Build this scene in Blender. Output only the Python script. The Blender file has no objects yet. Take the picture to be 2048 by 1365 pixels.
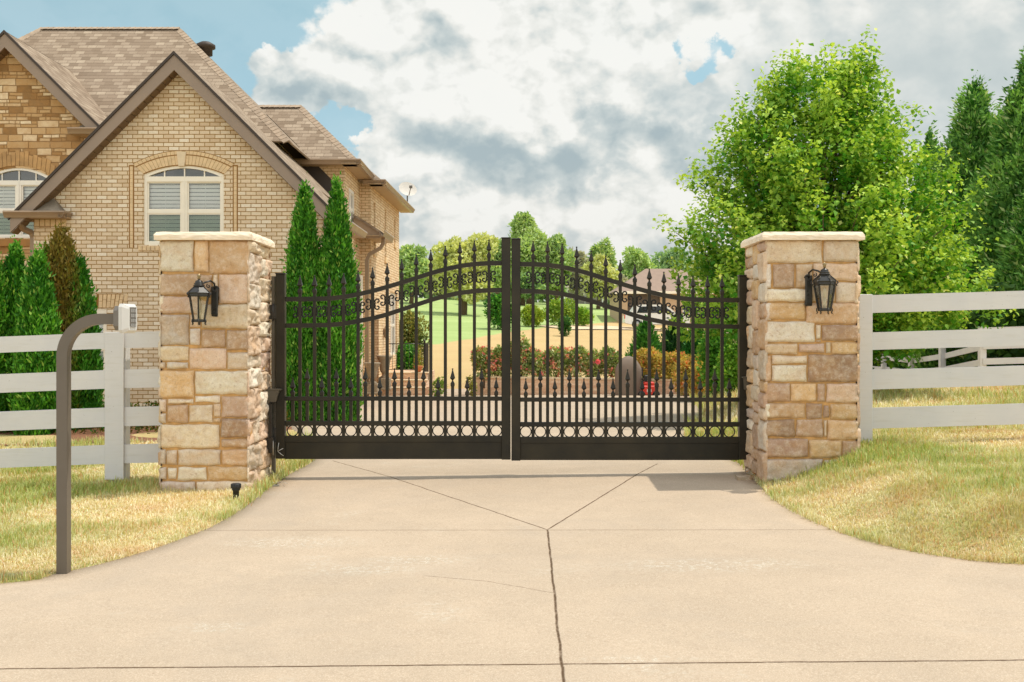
import bpy, bmesh, math, random
import numpy as np
from mathutils import Vector, Matrix, noise as mnoise, geometry as mgeo
PI = math.pi
scene = bpy.context.scene
COL = scene.collection
F = 2162.0; CX = 1024.0; HY = 670.0; CZ = 1.40      # focal length in photo pixels, principal column, horizon row, eye height

# ------------------------------------------------------------------ camera
cam = bpy.data.cameras.new("camera"); camo = bpy.data.objects.new("camera", cam); COL.objects.link(camo)
camo.location = (0, 0, CZ); camo.rotation_euler = (PI/2, 0, 0)
cam.sensor_width = 36.0; cam.lens = F/2048*36.0
cam.shift_y = -12.5/2048
cam.clip_start = 0.1; cam.clip_end = 3000
cam.dof.use_dof = True; cam.dof.focus_distance = 10.8; cam.dof.aperture_fstop = 10.0
scene.camera = camo

# ------------------------------------------------------------------ colour + exposure
scene.view_settings.view_transform = 'Standard'
scene.view_settings.look = 'None'
scene.view_settings.exposure = 0.0
scene.view_settings.gamma = 1.0
scene.view_settings.use_curve_mapping = False
scene.cycles.max_bounces = 8; scene.cycles.transparent_max_bounces = 16

# ------------------------------------------------------------------ sun
SUN_DIR = Vector((0.98, 0.20, 2.30)).normalized()      # towards the sun
sun = bpy.data.lights.new("sun", 'SUN'); sun.energy = 3.25; sun.angle = math.radians(0.55); sun.color = (1.0, 0.94, 0.83)
suno = bpy.data.objects.new("sun", sun); COL.objects.link(suno)
suno.rotation_euler = SUN_DIR.to_track_quat('Z', 'Y').to_euler(); suno.location = (20, 5, 40)
ELEV = math.asin(SUN_DIR.z); AZIM = math.atan2(SUN_DIR.x, SUN_DIR.y)

# ------------------------------------------------------------------ node helpers
def lin(c):
    c = c/255.0
    return c/12.92 if c <= 0.04045 else ((c+0.055)/1.055)**2.4
def S(r, g, b, k=1.0): return (lin(r)*k, lin(g)*k, lin(b)*k, 1.0)

class NT:
    def __init__(s, tree): s.t = tree; s.n = tree.nodes; s.l = tree.links
    def new(s, typ, **kw):
        n = s.n.new(typ)
        for k, v in kw.items(): setattr(n, k, v)
        return n
    def put(s, sock, v):
        if isinstance(v, (int, float, tuple, list)): sock.default_value = v
        else: s.l.new(v, sock)
    def math(s, op, a, b=None, c=None, clamp=False):
        n = s.new('ShaderNodeMath', operation=op, use_clamp=clamp)
        s.put(n.inputs[0], a)
        if b is not None: s.put(n.inputs[1], b)
        if c is not None: s.put(n.inputs[2], c)
        return n.outputs[0]
    def mix(s, f, a, b, blend='MIX'):
        n = s.new('ShaderNodeMix', data_type='RGBA', blend_type=blend)
        s.put(n.inputs[0], f); s.put(n.inputs[6], a); s.put(n.inputs[7], b)
        return n.outputs[2]
    def noise(s, vec, scale, detail=4, rough=0.55, dist=0.0, dim='3D'):
        n = s.new('ShaderNodeTexNoise', noise_dimensions=dim)
        if vec is not None: s.l.new(vec, n.inputs['Vector'])
        n.inputs['Scale'].default_value = scale; n.inputs['Detail'].default_value = detail
        n.inputs['Roughness'].default_value = rough; n.inputs['Distortion'].default_value = dist
        return n.outputs['Fac']
    def ramp(s, f, stops, interp='LINEAR'):
        n = s.new('ShaderNodeValToRGB'); s.put(n.inputs[0], f)
        cr = n.color_ramp; cr.interpolation = interp
        while len(cr.elements) < len(stops): cr.elements.new(0.5)
        for e, (p, c) in zip(cr.elements, stops): e.position = p; e.color = c if len(c) == 4 else (*c, 1)
        return n.outputs[0]
    def maprange(s, v, a, b, c=0.0, d=1.0, smooth=False):
        n = s.new('ShaderNodeMapRange', clamp=True)
        if smooth: n.interpolation_type = 'SMOOTHSTEP'
        s.put(n.inputs[0], v); n.inputs[1].default_value = a; n.inputs[2].default_value = b
        n.inputs[3].default_value = c; n.inputs[4].default_value = d
        return n.outputs[0]
    def bump(s, h, strength, dist):
        n = s.new('ShaderNodeBump'); n.inputs['Strength'].default_value = strength; n.inputs['Distance'].default_value = dist
        s.l.new(h, n.inputs['Height']); return n.outputs[0]
G4 = lambda v: (v, v, v, 1)

# ------------------------------------------------------------------ world: Nishita sky with cumulus
world = bpy.data.worlds.new("World"); scene.world = world; world.use_nodes = True
def build_world():
    w = NT(world.node_tree); w.n.clear()
    out = w.new('ShaderNodeOutputWorld')
    sky = w.new('ShaderNodeTexSky', sky_type='NISHITA'); sky.sun_disc = False
    sky.sun_elevation = ELEV; sky.sun_rotation = AZIM; sky.air_density = 1.0; sky.dust_density = 0.3; sky.ozone_density = 1.0
    bgs = w.new('ShaderNodeBackground'); bgs.inputs[1].default_value = 0.12
    tc = w.new('ShaderNodeTexCoord'); sep = w.new('ShaderNodeSeparateXYZ'); w.l.new(tc.outputs['Generated'], sep.inputs[0])
    az0 = w.math('ARCTAN2', sep.outputs[0], sep.outputs[1]); el0 = w.math('ARCSINE', sep.outputs[2])
    lowair = w.maprange(el0, -0.02, 0.30, 0.50, 1.0)
    tint = w.new('ShaderNodeCombineXYZ'); w.l.new(w.math('MULTIPLY', lowair, 1.52), tint.inputs[0]); w.l.new(w.math('MULTIPLY', lowair, 1.58), tint.inputs[1]); w.l.new(w.maprange(el0, -0.02, 0.30, 0.92, 1.16), tint.inputs[2])
    w.l.new(w.mix(1.0, sky.outputs[0], tint.outputs[0], 'MULTIPLY'), bgs.inputs[0])
    cw = w.new('ShaderNodeCombineXYZ'); w.l.new(az0, cw.inputs[0]); w.l.new(el0, cw.inputs[1])
    def warp(dz):
        o = w.new('ShaderNodeVectorMath', operation='ADD'); w.l.new(cw.outputs[0], o.inputs[0]); o.inputs[1].default_value = (dz*3.1, dz*1.7, dz)
        a = w.math('MULTIPLY', w.math('SUBTRACT', w.noise(o.outputs[0], 8.0, 2, 0.5), 0.5), 0.15)
        return w.math('ADD', a, w.math('MULTIPLY', w.math('SUBTRACT', w.noise(o.outputs[0], 26.0, 5, 0.6), 0.5), 0.07))
    az = w.math('ADD', az0, warp(1.0)); el = w.math('ADD', el0, warp(5.0))
    def ang(px, py):
        u = (px-CX)/F; v = (HY-py)/F
        return math.atan(u), math.atan(v/math.sqrt(1+u*u))
    def blob(px, py, rx, ry, amp, da=0.0, de=0.0):
        a, e = ang(px, py)
        x = w.math('MULTIPLY', w.math('SUBTRACT', az, a+da), F/rx); y = w.math('MULTIPLY', w.math('SUBTRACT', el, e+de), F/ry)
        r2 = w.math('ADD', w.math('MULTIPLY', x, x), w.math('MULTIPLY', y, y))
        return w.math('MULTIPLY', w.math('POWER', 2.718, w.math('MULTIPLY', r2, -1.0)), amp)
    def total(lst, da=0, de=0):
        acc = None
        for b in lst:
            v = blob(*b, da, de); acc = v if acc is None else w.math('ADD', acc, v)
        return acc
    # angular coordinate for noise, flattened vertically like real cumulus seen low over the horizon
    comb = w.new('ShaderNodeCombineXYZ'); w.l.new(az0, comb.inputs[0]); w.l.new(w.math('MULTIPLY', el0, 1.35), comb.inputs[1])
    P = comb.outputs[0]
    def off(dx, dy):
        n = w.new('ShaderNodeVectorMath', operation='ADD'); w.l.new(P, n.inputs[0]); n.inputs[1].default_value = (dx, dy, 0); return n.outputs[0]
    cover = [(720, 150, 330, 120, .95), (1020, 130, 330, 150, 1.0), (1260, 150, 190, 130, .9), (1400, 210, 130, 90, .8),
             (1130, 330, 420, 90, .75), (930, 440, 330, 90, .62), (1250, 450, 300, 90, .55), (1300, 0, 520, 60, .8),
             (1880, 120, 420, 250, 1.9), (1100, 420, 420, 110, .5), (760, 300, 70, 50, .5), (560, 60, 70, 45, .35), (50, 52, 46, 22, 1.5), (1960, 330, 200, 90, .35),
             (500, 150, 100, 60, .8), (800, 330, 90, 50, .6), (1650, 0, 400, 70, .8),
             (625, 262, 85, 52, -1.6), (1415, 84, 92, 58, -1.75), (935, 12, 50, 16, -.8), (1600, 380, 110, 60, -1.1),
             (220, 90, 260, 150, -1.3), (430, 20, 110, 50, -1.0), (700, 480, 120, 80, .4)]
    M = total(cover)
    def puff(vec, scale, det=3.0, rough=0.5):
        # rounded cauliflower heads: inverted cell distance, domain-warped by noise
        nz = w.new('ShaderNodeTexNoise'); w.l.new(vec, nz.inputs['Vector']); nz.inputs['Scale'].default_value = scale*1.3; nz.inputs['Detail'].default_value = 4
        vm = w.new('ShaderNodeVectorMath', operation='MULTIPLY_ADD'); w.l.new(nz.outputs['Color'], vm.inputs[0]); vm.inputs[1].default_value = (0.75/scale,)*3; w.l.new(vec, vm.inputs[2])
        v = w.new('ShaderNodeTexVoronoi', voronoi_dimensions='3D', feature='F1'); w.l.new(vm.outputs[0], v.inputs['Vector'])
        v.inputs['Scale'].default_value = scale; v.inputs['Detail'].default_value = det; v.inputs['Roughness'].default_value = rough
        return w.math('SUBTRACT', 1.0, v.outputs['Distance'])
    nb = w.math('ADD', w.math('MULTIPLY', w.noise(P, 7.0, 9, 0.58, 0.2), 0.6), w.math('MULTIPLY', puff(P, 13.0), 0.4))
    front = w.maprange(sep.outputs[1], 0.2, 0.75)
    base = w.math('ADD', w.math('MULTIPLY', w.math('ADD', w.math('SUBTRACT', M, 0.26), w.maprange(el0, 0.03, 0.16, 0.80, 0.12)), front), w.math('MULTIPLY', w.math('SUBTRACT', 1.0, front), 0.75))
    D = w.math('ADD', base, w.math('MULTIPLY', w.math('SUBTRACT', nb, 0.54), 1.7))
    alpha = w.maprange(D, -0.10, 0.16, 0, 1, True)
    alpha = w.math('ADD', w.math('MULTIPLY', alpha, 0.90), w.math('MULTIPLY', w.noise(P, 5.0, 5, 0.6), 0.18), clamp=True)
    # relief: the difference of two samples, the second moved towards the sun (right and up)
    p1 = puff(P, 13.0); p2 = puff(off(0.012, 0.026), 13.0)
    q1 = puff(P, 30.0, 3.0, 0.6); q2 = puff(off(0.006, 0.012), 30.0, 3.0, 0.6)
    m1 = w.noise(P, 6.0, 4, 0.5); m2 = w.noise(off(0.02, 0.06), 6.0, 4, 0.5)
    relief = w.math('ADD', w.math('ADD', w.math('MULTIPLY', w.math('SUBTRACT', p1, p2), 1.0), w.math('MULTIPLY', w.math('SUBTRACT', q1, q2), 0.22)), w.math('MULTIPLY', w.math('SUBTRACT', m1, m2), 0.7))
    shade = [(1000, 285, 260, 56, 1.2), (1330, 275, 220, 50, 1.0), (610, 175, 110, 34, .5), (1880, 170, 400, 260, .85), (1130, 345, 420, 36, .5),
             (1020, 440, 260, 30, .35), (1250, 60, 120, 24, .25), (900, 110, 60, 26, .15), (740, 200, 80, 34, .3), (560, 60, 150, 60, -.3), (1000, 100, 200, 60, -.35), (1290, 130, 140, 90, -.45), (1430, 190, 60, 50, -.3), (780, 270, 60, 40, -.3)]
    SH = total(shade); relief = w.math('MULTIPLY', relief, w.math('SUBTRACT', 1.0, w.math('MINIMUM', blob(1880, 150, 400, 260, 0.85), 0.8)))
    dark = w.math('ADD', w.math('SUBTRACT', w.math('MULTIPLY', SH, 0.50), w.math('MULTIPLY', relief, 1.0)), w.math('MULTIPLY', w.math('SUBTRACT', w.noise(P, 4.0, 5, 0.5), 0.5), 0.28))
    dark = w.math('ADD', dark, 0.11)
    ccol = w.ramp(dark, [(0.0, (0.95, 0.95, 0.91)), (0.2, (0.84, 0.85, 0.81)), (0.5, (0.62, 0.68, 0.675)), (0.85, (0.46, 0.545, 0.565)), (1.0, (0.42, 0.51, 0.54))])
    # low cumulus pick up a little warm haze
    warm = w.maprange(el0, 0.0, 0.16, 1, 0)
    ccol = w.mix(w.math('MULTIPLY', warm, 0.45), ccol, (0.76, 0.73, 0.68, 1))
    hi0 = w.maprange(el0, 0.36, 0.75); ccol = w.mix(hi0, ccol, w.mix(1.0, ccol, (0.95, 1.00, 1.12, 1), 'MULTIPLY'))  # unseen overhead clouds tinted bluer so their fill cools the shade
    bgc = w.new('ShaderNodeBackground'); w.l.new(ccol, bgc.inputs[0])
    hi = w.math('MAXIMUM', w.maprange(el0, 0.36, 0.75), w.maprange(sep.outputs[1], 0.15, -0.3))     # unseen clouds overhead and behind brightened as added fill for the shade
    w.l.new(w.maprange(hi, 0, 1, 0.98, 1.36), bgc.inputs[1])
    ms = w.new('ShaderNodeMixShader'); w.l.new(alpha, ms.inputs[0]); w.l.new(bgs.outputs[0], ms.inputs[1]); w.l.new(bgc.outputs[0], ms.inputs[2])
    w.l.new(ms.outputs[0], out.inputs[0])
build_world()
world.cycles.sampling_method = 'MANUAL'; world.cycles.sample_map_resolution = 512

# ------------------------------------------------------------------ object helpers
def P(px, py, Y): return Vector(((px-CX)/F*Y, Y, CZ-(py-HY)/F*Y))
def X_(px, Y): return (px-CX)/F*Y
def Z_(py, Y): return CZ-(py-HY)/F*Y

def tag(o, label=None, cat=None, group=None, kind=None):
    if label: o['label'] = label
    if cat: o['category'] = cat
    if group: o['group'] = group
    if kind: o['kind'] = kind
    return o
def empty(name, loc=(0, 0, 0), rz=0.0):
    o = bpy.data.objects.new(name, None); COL.objects.link(o); o.location = loc; o.rotation_euler = (0, 0, rz)
    o.empty_display_size = 0.1
    return o
def copy_tree(o, parent=None):
    c = o.copy(); COL.objects.link(c); c.parent = parent
    for ch in list(o.children): copy_tree(ch, c)
    return c
def meter_uv(me):
    uvl = me.uv_layers.new(name="UVMap")
    for p in me.polygons:
        n = p.normal
        if abs(n.z) > 0.98: t = Vector((1, 0, 0)); b = Vector((0, 1, 0))
        else:
            t = Vector((0, 0, 1)).cross(n).normalized(); b = n.cross(t)
        for li in p.loop_indices:
            v = me.vertices[me.loops[li].vertex_index].co
            uvl.data[li].uv = (v.dot(t), v.dot(b))

class MB:
    def __init__(s): s.v = []; s.f = []; s.sm = []
    def add(s, vs, fs, smooth=False):
        o = len(s.v); s.v += [tuple(v) for v in vs]; s.f += [tuple(i+o for i in f) for f in fs]; s.sm += [smooth]*len(fs); return s
    def box(s, x0, x1, y0, y1, z0, z1, M=None):
        vs = [Vector((x, y, z)) for z in (z0, z1) for x, y in ((x0, y0), (x1, y0), (x1, y1), (x0, y1))]
        if M is not None: vs = [M @ v for v in vs]
        return s.add(vs, [(0, 3, 2, 1), (4, 5, 6, 7), (0, 1, 5, 4), (1, 2, 6, 5), (2, 3, 7, 6), (3, 0, 4, 7)])
    def bbox(s, x0, x1, y0, y1, z0, z1, b=0.004, M=None):   # box with chamfered edges
        bm = bmesh.new(); bmesh.ops.create_cube(bm, size=1)
        for v in bm.verts: v.co = Vector(((x0+x1)/2+v.co.x*(x1-x0), (y0+y1)/2+v.co.y*(y1-y0), (z0+z1)/2+v.co.z*(z1-z0)))
        b = min(b, 0.45*min(x1-x0, y1-y0, z1-z0))
        bmesh.ops.bevel(bm, geom=list(bm.edges), offset=b, segments=1, affect='EDGES', profile=0.5)
        bm.verts.index_update()
        vs = [(M @ v.co if M is not None else v.co.copy()) for v in bm.verts]; fs = [tuple(v.index for v in f.verts) for f in bm.faces]
        bm.free(); return s.add(vs, fs)
    def prism(s, poly, axis, a, b):       # 2-D polygon extruded along an axis ('y': poly=(x,z); 'x': poly=(y,z); 'z': poly=(x,y))
        n = len(poly)
        def mk(p, t):
            return {'y': (p[0], t, p[1]), 'x': (t, p[0], p[1]), 'z': (p[0], p[1], t)}[axis]
        vs = [mk(p, a) for p in poly]+[mk(p, b) for p in poly]
        fs = [tuple(range(n)), tuple(range(2*n-1, n-1, -1))]+[((i+1) % n, i, n+i, n+(i+1) % n) for i in range(n)]
        return s.add(vs, fs)
    def tube(s, pts, rad, sides=8, cap=True, smooth=True, square=False):
        pts = [Vector(p) for p in pts]; n = len(pts)
        rads = rad if isinstance(rad, (list, tuple)) else [rad]*n
        tan = [(pts[min(i+1, n-1)]-pts[max(i-1, 0)]).normalized() for i in range(n)]
        ref = Vector((0, 1, 0)) if abs(tan[0].y) < 0.9 else Vector((1, 0, 0))
        vs = []
        for i in range(n):
            a = (ref-tan[i]*ref.dot(tan[i])); a = a.normalized() if a.length > 1e-5 else tan[i].orthogonal().normalized()
            ref = a; b = tan[i].cross(a)
            for k in range(sides):
                th = 2*PI*(k+(0.5 if square else 0))/sides
                vs.append(pts[i]+(a*math.cos(th)+b*math.sin(th))*rads[i]*(1.4142 if square else 1))
        fs = [(i*sides+k, i*sides+(k+1) % sides, (i+1)*sides+(k+1) % sides, (i+1)*sides+k) for i in range(n-1) for k in range(sides)]
        if cap: fs += [tuple(range(sides-1, -1, -1)), tuple((n-1)*sides+k for k in range(sides))]
        return s.add(vs, fs, smooth and not square)
    def lathe(s, prof, c=(0, 0, 0), sides=16, smooth=True, M=None, rot=0.0):   # prof: list of (r, z)
        vs = []
        for r, z in prof:
            for k in range(sides):
                th = 2*PI*k/sides+rot
                v = Vector((c[0]+r*math.cos(th), c[1]+r*math.sin(th), c[2]+z)); vs.append(M @ v if M is not None else v)
        n = len(prof)
        fs = [(i*sides+k, i*sides+(k+1) % sides, (i+1)*sides+(k+1) % sides, (i+1)*sides+k) for i in range(n-1) for k in range(sides)]
        fs += [tuple(range(sides-1, -1, -1)), tuple((n-1)*sides+k for k in range(sides))]
        return s.add(vs, fs, smooth)
    def poly(s, pts): return s.add(pts, [tuple(range(len(pts)))])
    def slab(s, pts, th):     # planar polygon given thickness downwards along its normal
        pts = [Vector(p) for p in pts]; n = (pts[1]-pts[0]).cross(pts[2]-pts[0]).normalized()
        if n.z < 0: pts = pts[::-1]; n = -n
        lo = [p-n*th for p in pts]; k = len(pts)
        return s.add(pts+lo, [tuple(range(k)), tuple(range(2*k-1, k-1, -1))]+[((i+1) % k, i, k+i, k+(i+1) % k) for i in range(k)])
    def build(s, name, mat, parent=None, uv=False, loc=None):
        me = bpy.data.meshes.new(name); me.from_pydata(s.v, [], s.f); me.update()
        me.polygons.foreach_set('use_smooth', s.sm)
        if uv: meter_uv(me)
        if mat: me.materials.append(mat)
        o = bpy.data.objects.new(name, me); COL.objects.link(o)
        if parent is not None: o.parent = parent
        if loc is not None: o.location = loc
        return o

def npmesh(name, V, loops, starts, totals, mat, parent=None, colors=None, smooth=False):
    me = bpy.data.meshes.new(name)
    me.vertices.add(len(V)); me.vertices.foreach_set('co', np.ascontiguousarray(V, dtype=np.float32).ravel())
    me.loops.add(len(loops)); me.loops.foreach_set('vertex_index', np.ascontiguousarray(loops, dtype=np.int32))
    me.polygons.add(len(starts)); me.polygons.foreach_set('loop_start', np.asarray(starts, dtype=np.int32))
    try: me.polygons.foreach_set('loop_total', np.asarray(totals, dtype=np.int32))
    except Exception: pass
    if smooth: me.polygons.foreach_set('use_smooth', np.ones(len(starts), dtype=bool))
    if colors is not None:
        ca = me.color_attributes.new(name='Col', type='FLOAT_COLOR', domain='POINT')
        c4 = np.ones((len(V), 4), dtype=np.float32); c4[:, :3] = colors; ca.data.foreach_set('color', c4.ravel())
    me.update(calc_edges=True)
    if mat: me.materials.append(mat)
    o = bpy.data.objects.new(name, me); COL.objects.link(o)
    if parent is not None: o.parent = parent
    return o

# ------------------------------------------------------------------ materials
def mat(name, col=(0.5, 0.5, 0.5, 1), rough=0.6, metal=0.0, spec=0.5):
    m = bpy.data.materials.new(name); m.use_nodes = True; nt = NT(m.node_tree)
    bs = nt.n['Principled BSDF']; bs.inputs['Base Color'].default_value = col; bs.inputs['Roughness'].default_value = rough
    bs.inputs['Metallic'].default_value = metal; bs.inputs['Specular IOR Level'].default_value = spec
    return m, nt, bs
def simple(name, col, rough=0.5, metal=0.0, var=0.12, scale=6.0, bump=0.0, bscale=60.0, spec=0.5):
    """painted / plain surface with slight tonal wear so it is never perfectly flat"""
    m, nt, bs = mat(name, col, rough, metal, spec)
    tc = nt.new('ShaderNodeTexCoord'); n = nt.noise(tc.outputs['Object'], scale, 6, 0.6)
    a = tuple(c*(1-var) for c in col[:3])+(1,); b = tuple(min(1, c*(1+var)) for c in col[:3])+(1,)
    nt.l.new(nt.ramp(n, [(0.3, a), (0.7, b)]), bs.inputs['Base Color'])
    nt.l.new(nt.maprange(n, 0.3, 0.7, max(0.03, rough-0.07), min(1, rough+0.07)), bs.inputs['Roughness'])
    if bump: nt.l.new(nt.bump(nt.noise(tc.outputs['Object'], bscale, 4, 0.6), bump, 0.004), bs.inputs['Normal'])
    return m

def brick_mat(name, c1, c2, c3, mortar, bw=0.20, rh=0.079, ms=0.0085, stain=0.12):
    m, nt, bs = mat(name, rough=0.85, spec=0.2)
    uv = nt.new('ShaderNodeUVMap').outputs[0]
    wob = nt.noise(uv, 9.0, 3, 0.5)
    v = nt.new('ShaderNodeVectorMath', operation='ADD'); nt.l.new(uv, v.inputs[0])
    cx = nt.new('ShaderNodeCombineXYZ'); nt.l.new(nt.math('MULTIPLY', nt.math('SUBTRACT', wob, 0.5), 0.010), cx.inputs[0]); nt.l.new(nt.math('MULTIPLY', nt.math('SUBTRACT', nt.noise(uv, 7.3, 3, 0.5), 0.5), 0.010), cx.inputs[1])
    nt.l.new(cx.outputs[0], v.inputs[1])
    br = nt.new('ShaderNodeTexBrick'); nt.l.new(v.outputs[0], br.inputs['Vector'])
    br.inputs['Color1'].default_value = (0, 0, 0, 1); br.inputs['Color2'].default_value = (1, 1, 1, 1); br.inputs['Mortar'].default_value = (.5, .5, .5, 1)
    br.inputs['Scale'].default_value = 1.0; br.inputs['Brick Width'].default_value = bw; br.inputs['Row Height'].default_value = rh
    br.inputs['Mortar Size'].default_value = ms; br.inputs['Mortar Smooth'].default_value = 0.35; br.inputs['Bias'].default_value = 0.0
    per = nt.ramp(br.outputs['Color'], [(0.0, c1), (0.45, c2), (0.62, c2), (1.0, c3)])
    big = nt.noise(uv, 1.1, 5, 0.6); fine = nt.noise(uv, 38.0, 5, 0.65)
    per = nt.mix(nt.maprange(fine, 0.4, 0.8, 0.0, 0.4), per, tuple(c*0.72 for c in c1[:3])+(1,))
    per = nt.mix(nt.maprange(big, 0.35, 0.75, 0.0, stain*3), per, tuple(c*0.62 for c in c2[:3])+(1,))
    mo = nt.mix(nt.noise(uv, 14.0, 3), mortar, tuple(c*1.5 for c in mortar[:3])+(1,))
    nt.l.new(nt.mix(br.outputs['Fac'], per, mo), bs.inputs['Base Color'])
    h = nt.math('ADD', nt.math('SUBTRACT', 1.0, br.outputs['Fac']), nt.math('MULTIPLY', fine, 0.4))
    nt.l.new(nt.bump(h, 0.8, 0.006), bs.inputs['Normal'])
    return m
M_BRICK = brick_mat('tan_brick', S(220, 194, 160), S(236, 214, 182), S(248, 234, 210), S(150, 114, 62), stain=0.05)
M_BRICK_S = brick_mat('side_brick', S(222, 188, 148), S(242, 214, 174), S(250, 230, 196), S(160, 124, 80), stain=0.04)
M_BRICK_R = brick_mat('step_brick', S(214, 170, 138), S(236, 200, 168), S(246, 218, 190), S(196, 166, 138), bw=0.22, rh=0.075)

def shingle_mat():
    m, nt, bs = mat('asphalt_shingle', rough=0.95, spec=0.1)
    uv = nt.new('ShaderNodeUVMap').outputs[0]
    br = nt.new('ShaderNodeTexBrick'); nt.l.new(uv, br.inputs['Vector'])
    br.inputs['Color1'].default_value = (0, 0, 0, 1); br.inputs['Color2'].default_value = (1, 1, 1, 1); br.inputs['Mortar'].default_value = (.15, .15, .15, 1)
    br.inputs['Scale'].default_value = 1.0; br.inputs['Brick Width'].default_value = 0.22; br.inputs['Row Height'].default_value = 0.142
    br.inputs['Mortar Size'].default_value = 0.006; br.inputs['Mortar Smooth'].default_value = 0.2; br.offset = 0.37; br.offset_frequency = 2
    sp = nt.new('ShaderNodeSeparateXYZ'); nt.l.new(uv, sp.inputs[0])
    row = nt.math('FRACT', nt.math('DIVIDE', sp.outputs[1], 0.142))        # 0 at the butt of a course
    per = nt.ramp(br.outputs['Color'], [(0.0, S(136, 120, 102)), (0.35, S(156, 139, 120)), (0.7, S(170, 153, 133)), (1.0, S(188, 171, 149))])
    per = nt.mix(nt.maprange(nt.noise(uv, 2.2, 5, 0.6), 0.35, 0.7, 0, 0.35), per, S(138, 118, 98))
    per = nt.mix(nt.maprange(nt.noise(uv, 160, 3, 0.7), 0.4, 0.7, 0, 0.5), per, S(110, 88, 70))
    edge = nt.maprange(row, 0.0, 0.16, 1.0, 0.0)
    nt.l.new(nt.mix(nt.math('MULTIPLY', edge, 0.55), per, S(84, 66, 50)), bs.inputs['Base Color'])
    h = nt.math('ADD', nt.math('SUBTRACT', 1.0, row), nt.math('MULTIPLY', br.outputs['Color'], 0.5))
    nt.l.new(nt.bump(h, 0.9, 0.012), bs.inputs['Normal'])
    return m
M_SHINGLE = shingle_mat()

def ashlar_mat():
    m, nt, bs = mat('ashlar_stone', rough=0.9, spec=0.2)
    uv = nt.new('ShaderNodeUVMap').outputs[0]
    v = nt.new('ShaderNodeVectorMath', operation='ADD'); nt.l.new(uv, v.inputs[0])
    cx = nt.new('ShaderNodeCombineXYZ')
    nt.l.new(nt.math('MULTIPLY', nt.math('SUBTRACT', nt.noise(uv, 2.6, 3, 0.6), 0.5), 0.05), cx.inputs[0])
    nt.l.new(nt.math('MULTIPLY', nt.math('SUBTRACT', nt.noise(uv, 3.3, 2, 0.5), 0.5), 0.035), cx.inputs[1]); nt.l.new(cx.outputs[0], v.inputs[1])
    def brk(w, h, off):
        br = nt.new('ShaderNodeTexBrick'); nt.l.new(v.outputs[0], br.inputs['Vector']); br.offset = off; br.squash = 1.5; br.squash_frequency = 3
        br.inputs['Color1'].default_value = (0, 0, 0, 1); br.inputs['Color2'].default_value = (1, 1, 1, 1); br.inputs['Mortar'].default_value = (.4, .4, .4, 1)
        br.inputs['Scale'].default_value = 1.0; br.inputs['Brick Width'].default_value = w; br.inputs['Row Height'].default_value = h
        br.inputs['Mortar Size'].default_value = 0.010; br.inputs['Mortar Smooth'].default_value = 0.5; return br
    a = brk(0.31, 0.15, 0.4); b = brk(0.24, 0.075, 0.31)
    sel = nt.math('GREATER_THAN', nt.math('FRACT', nt.math('MULTIPLY', a.outputs['Color'], 7.3)), 0.55)
    col = nt.mix(sel, a.outputs['Color'], b.outputs['Color']); fac = nt.math('ADD', nt.math('MULTIPLY', a.outputs['Fac'], nt.math('SUBTRACT', 1.0, sel)), nt.math('MULTIPLY', nt.math('MAXIMUM', b.outputs['Fac'], a.outputs['Fac']), sel))
    per = nt.ramp(col, [(0.0, S(148, 114, 74)), (0.3, S(186, 148, 102)), (0.55, S(204, 170, 124)), (0.8, S(222, 194, 154)), (1.0, S(244, 224, 190))])
    per = nt.mix(nt.maprange(nt.noise(uv, 6, 6, 0.65), 0.4, 0.75, 0, 0.6), per, S(184, 134, 78))
    nt.l.new(nt.mix(nt.math('MULTIPLY', fac, 0.6), per, S(140, 100, 58)), bs.inputs['Base Color'])
    h = nt.math('ADD', nt.math('SUBTRACT', 1.0, fac), nt.math('ADD', nt.math('MULTIPLY', nt.noise(uv, 11, 6, 0.6), 0.9), nt.math('MULTIPLY', col, 0.5)))
    nt.l.new(nt.bump(h, 0.9, 0.02), bs.inputs['Normal'])
    return m
M_ASHLAR = ashlar_mat()

def rock_mat(name, bump=0.5):
    """stone coloured per stone by the 'Col' attribute, weathered by noise"""
    m, nt, bs = mat(name, rough=0.85, spec=0.25)
    at = nt.new('ShaderNodeAttribute', attribute_name='Col').outputs['Color']
    oc = nt.new('ShaderNodeTexCoord').outputs['Object']
    c = nt.mix(nt.maprange(nt.noise(oc, 5.0, 8, 0.62, 0.4), 0.46, 0.74, 0, 0.5), at, S(214, 164, 104), 'MIX')
    c = nt.mix(nt.maprange(nt.noise(oc, 3.4, 8, 0.68, 0.6), 0.50, 0.72, 0, 0.5), c, S(180, 138, 100))
    c = nt.mix(nt.maprange(nt.noise(oc, 17.0, 8, 0.75, 0.2), 0.48, 0.66, 0, 0.40), c, S(250, 238, 220))
    c = nt.mix(nt.maprange(nt.noise(oc, 29.0, 6, 0.7, 0.2), 0.56, 0.68, 0, 0.45), c, S(156, 112, 68))
    c = nt.mix(nt.maprange(nt.noise(oc, 7.0, 7, 0.7, 0.3), 0.5, 0.85, 0, 0.5), c, S(248, 232, 206))
    c = nt.mix(nt.maprange(nt.noise(oc, 90.0, 5, 0.7), 0.35, 0.7, 0, 0.28), c, S(130, 98, 66))
    nt.l.new(c, bs.inputs['Base Color'])
    h = nt.math('ADD', nt.noise(oc, 24.0, 8, 0.65), nt.math('MULTIPLY', nt.noise(oc, 120.0, 4, 0.6), 0.3))
    nt.l.new(nt.bump(h, bump, 0.012), bs.inputs['Normal'])
    return m
M_STONE = rock_mat('pillar_stone', 0.95)
M_MORTAR = simple('mortar', S(206, 160, 102), 0.9, var=0.25, scale=14, bump=0.6, bscale=90)
M_CAP = simple('limestone_cap', S(240, 222, 196), 0.85, var=0.10, scale=11, bump=0.7, bscale=60)
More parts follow.
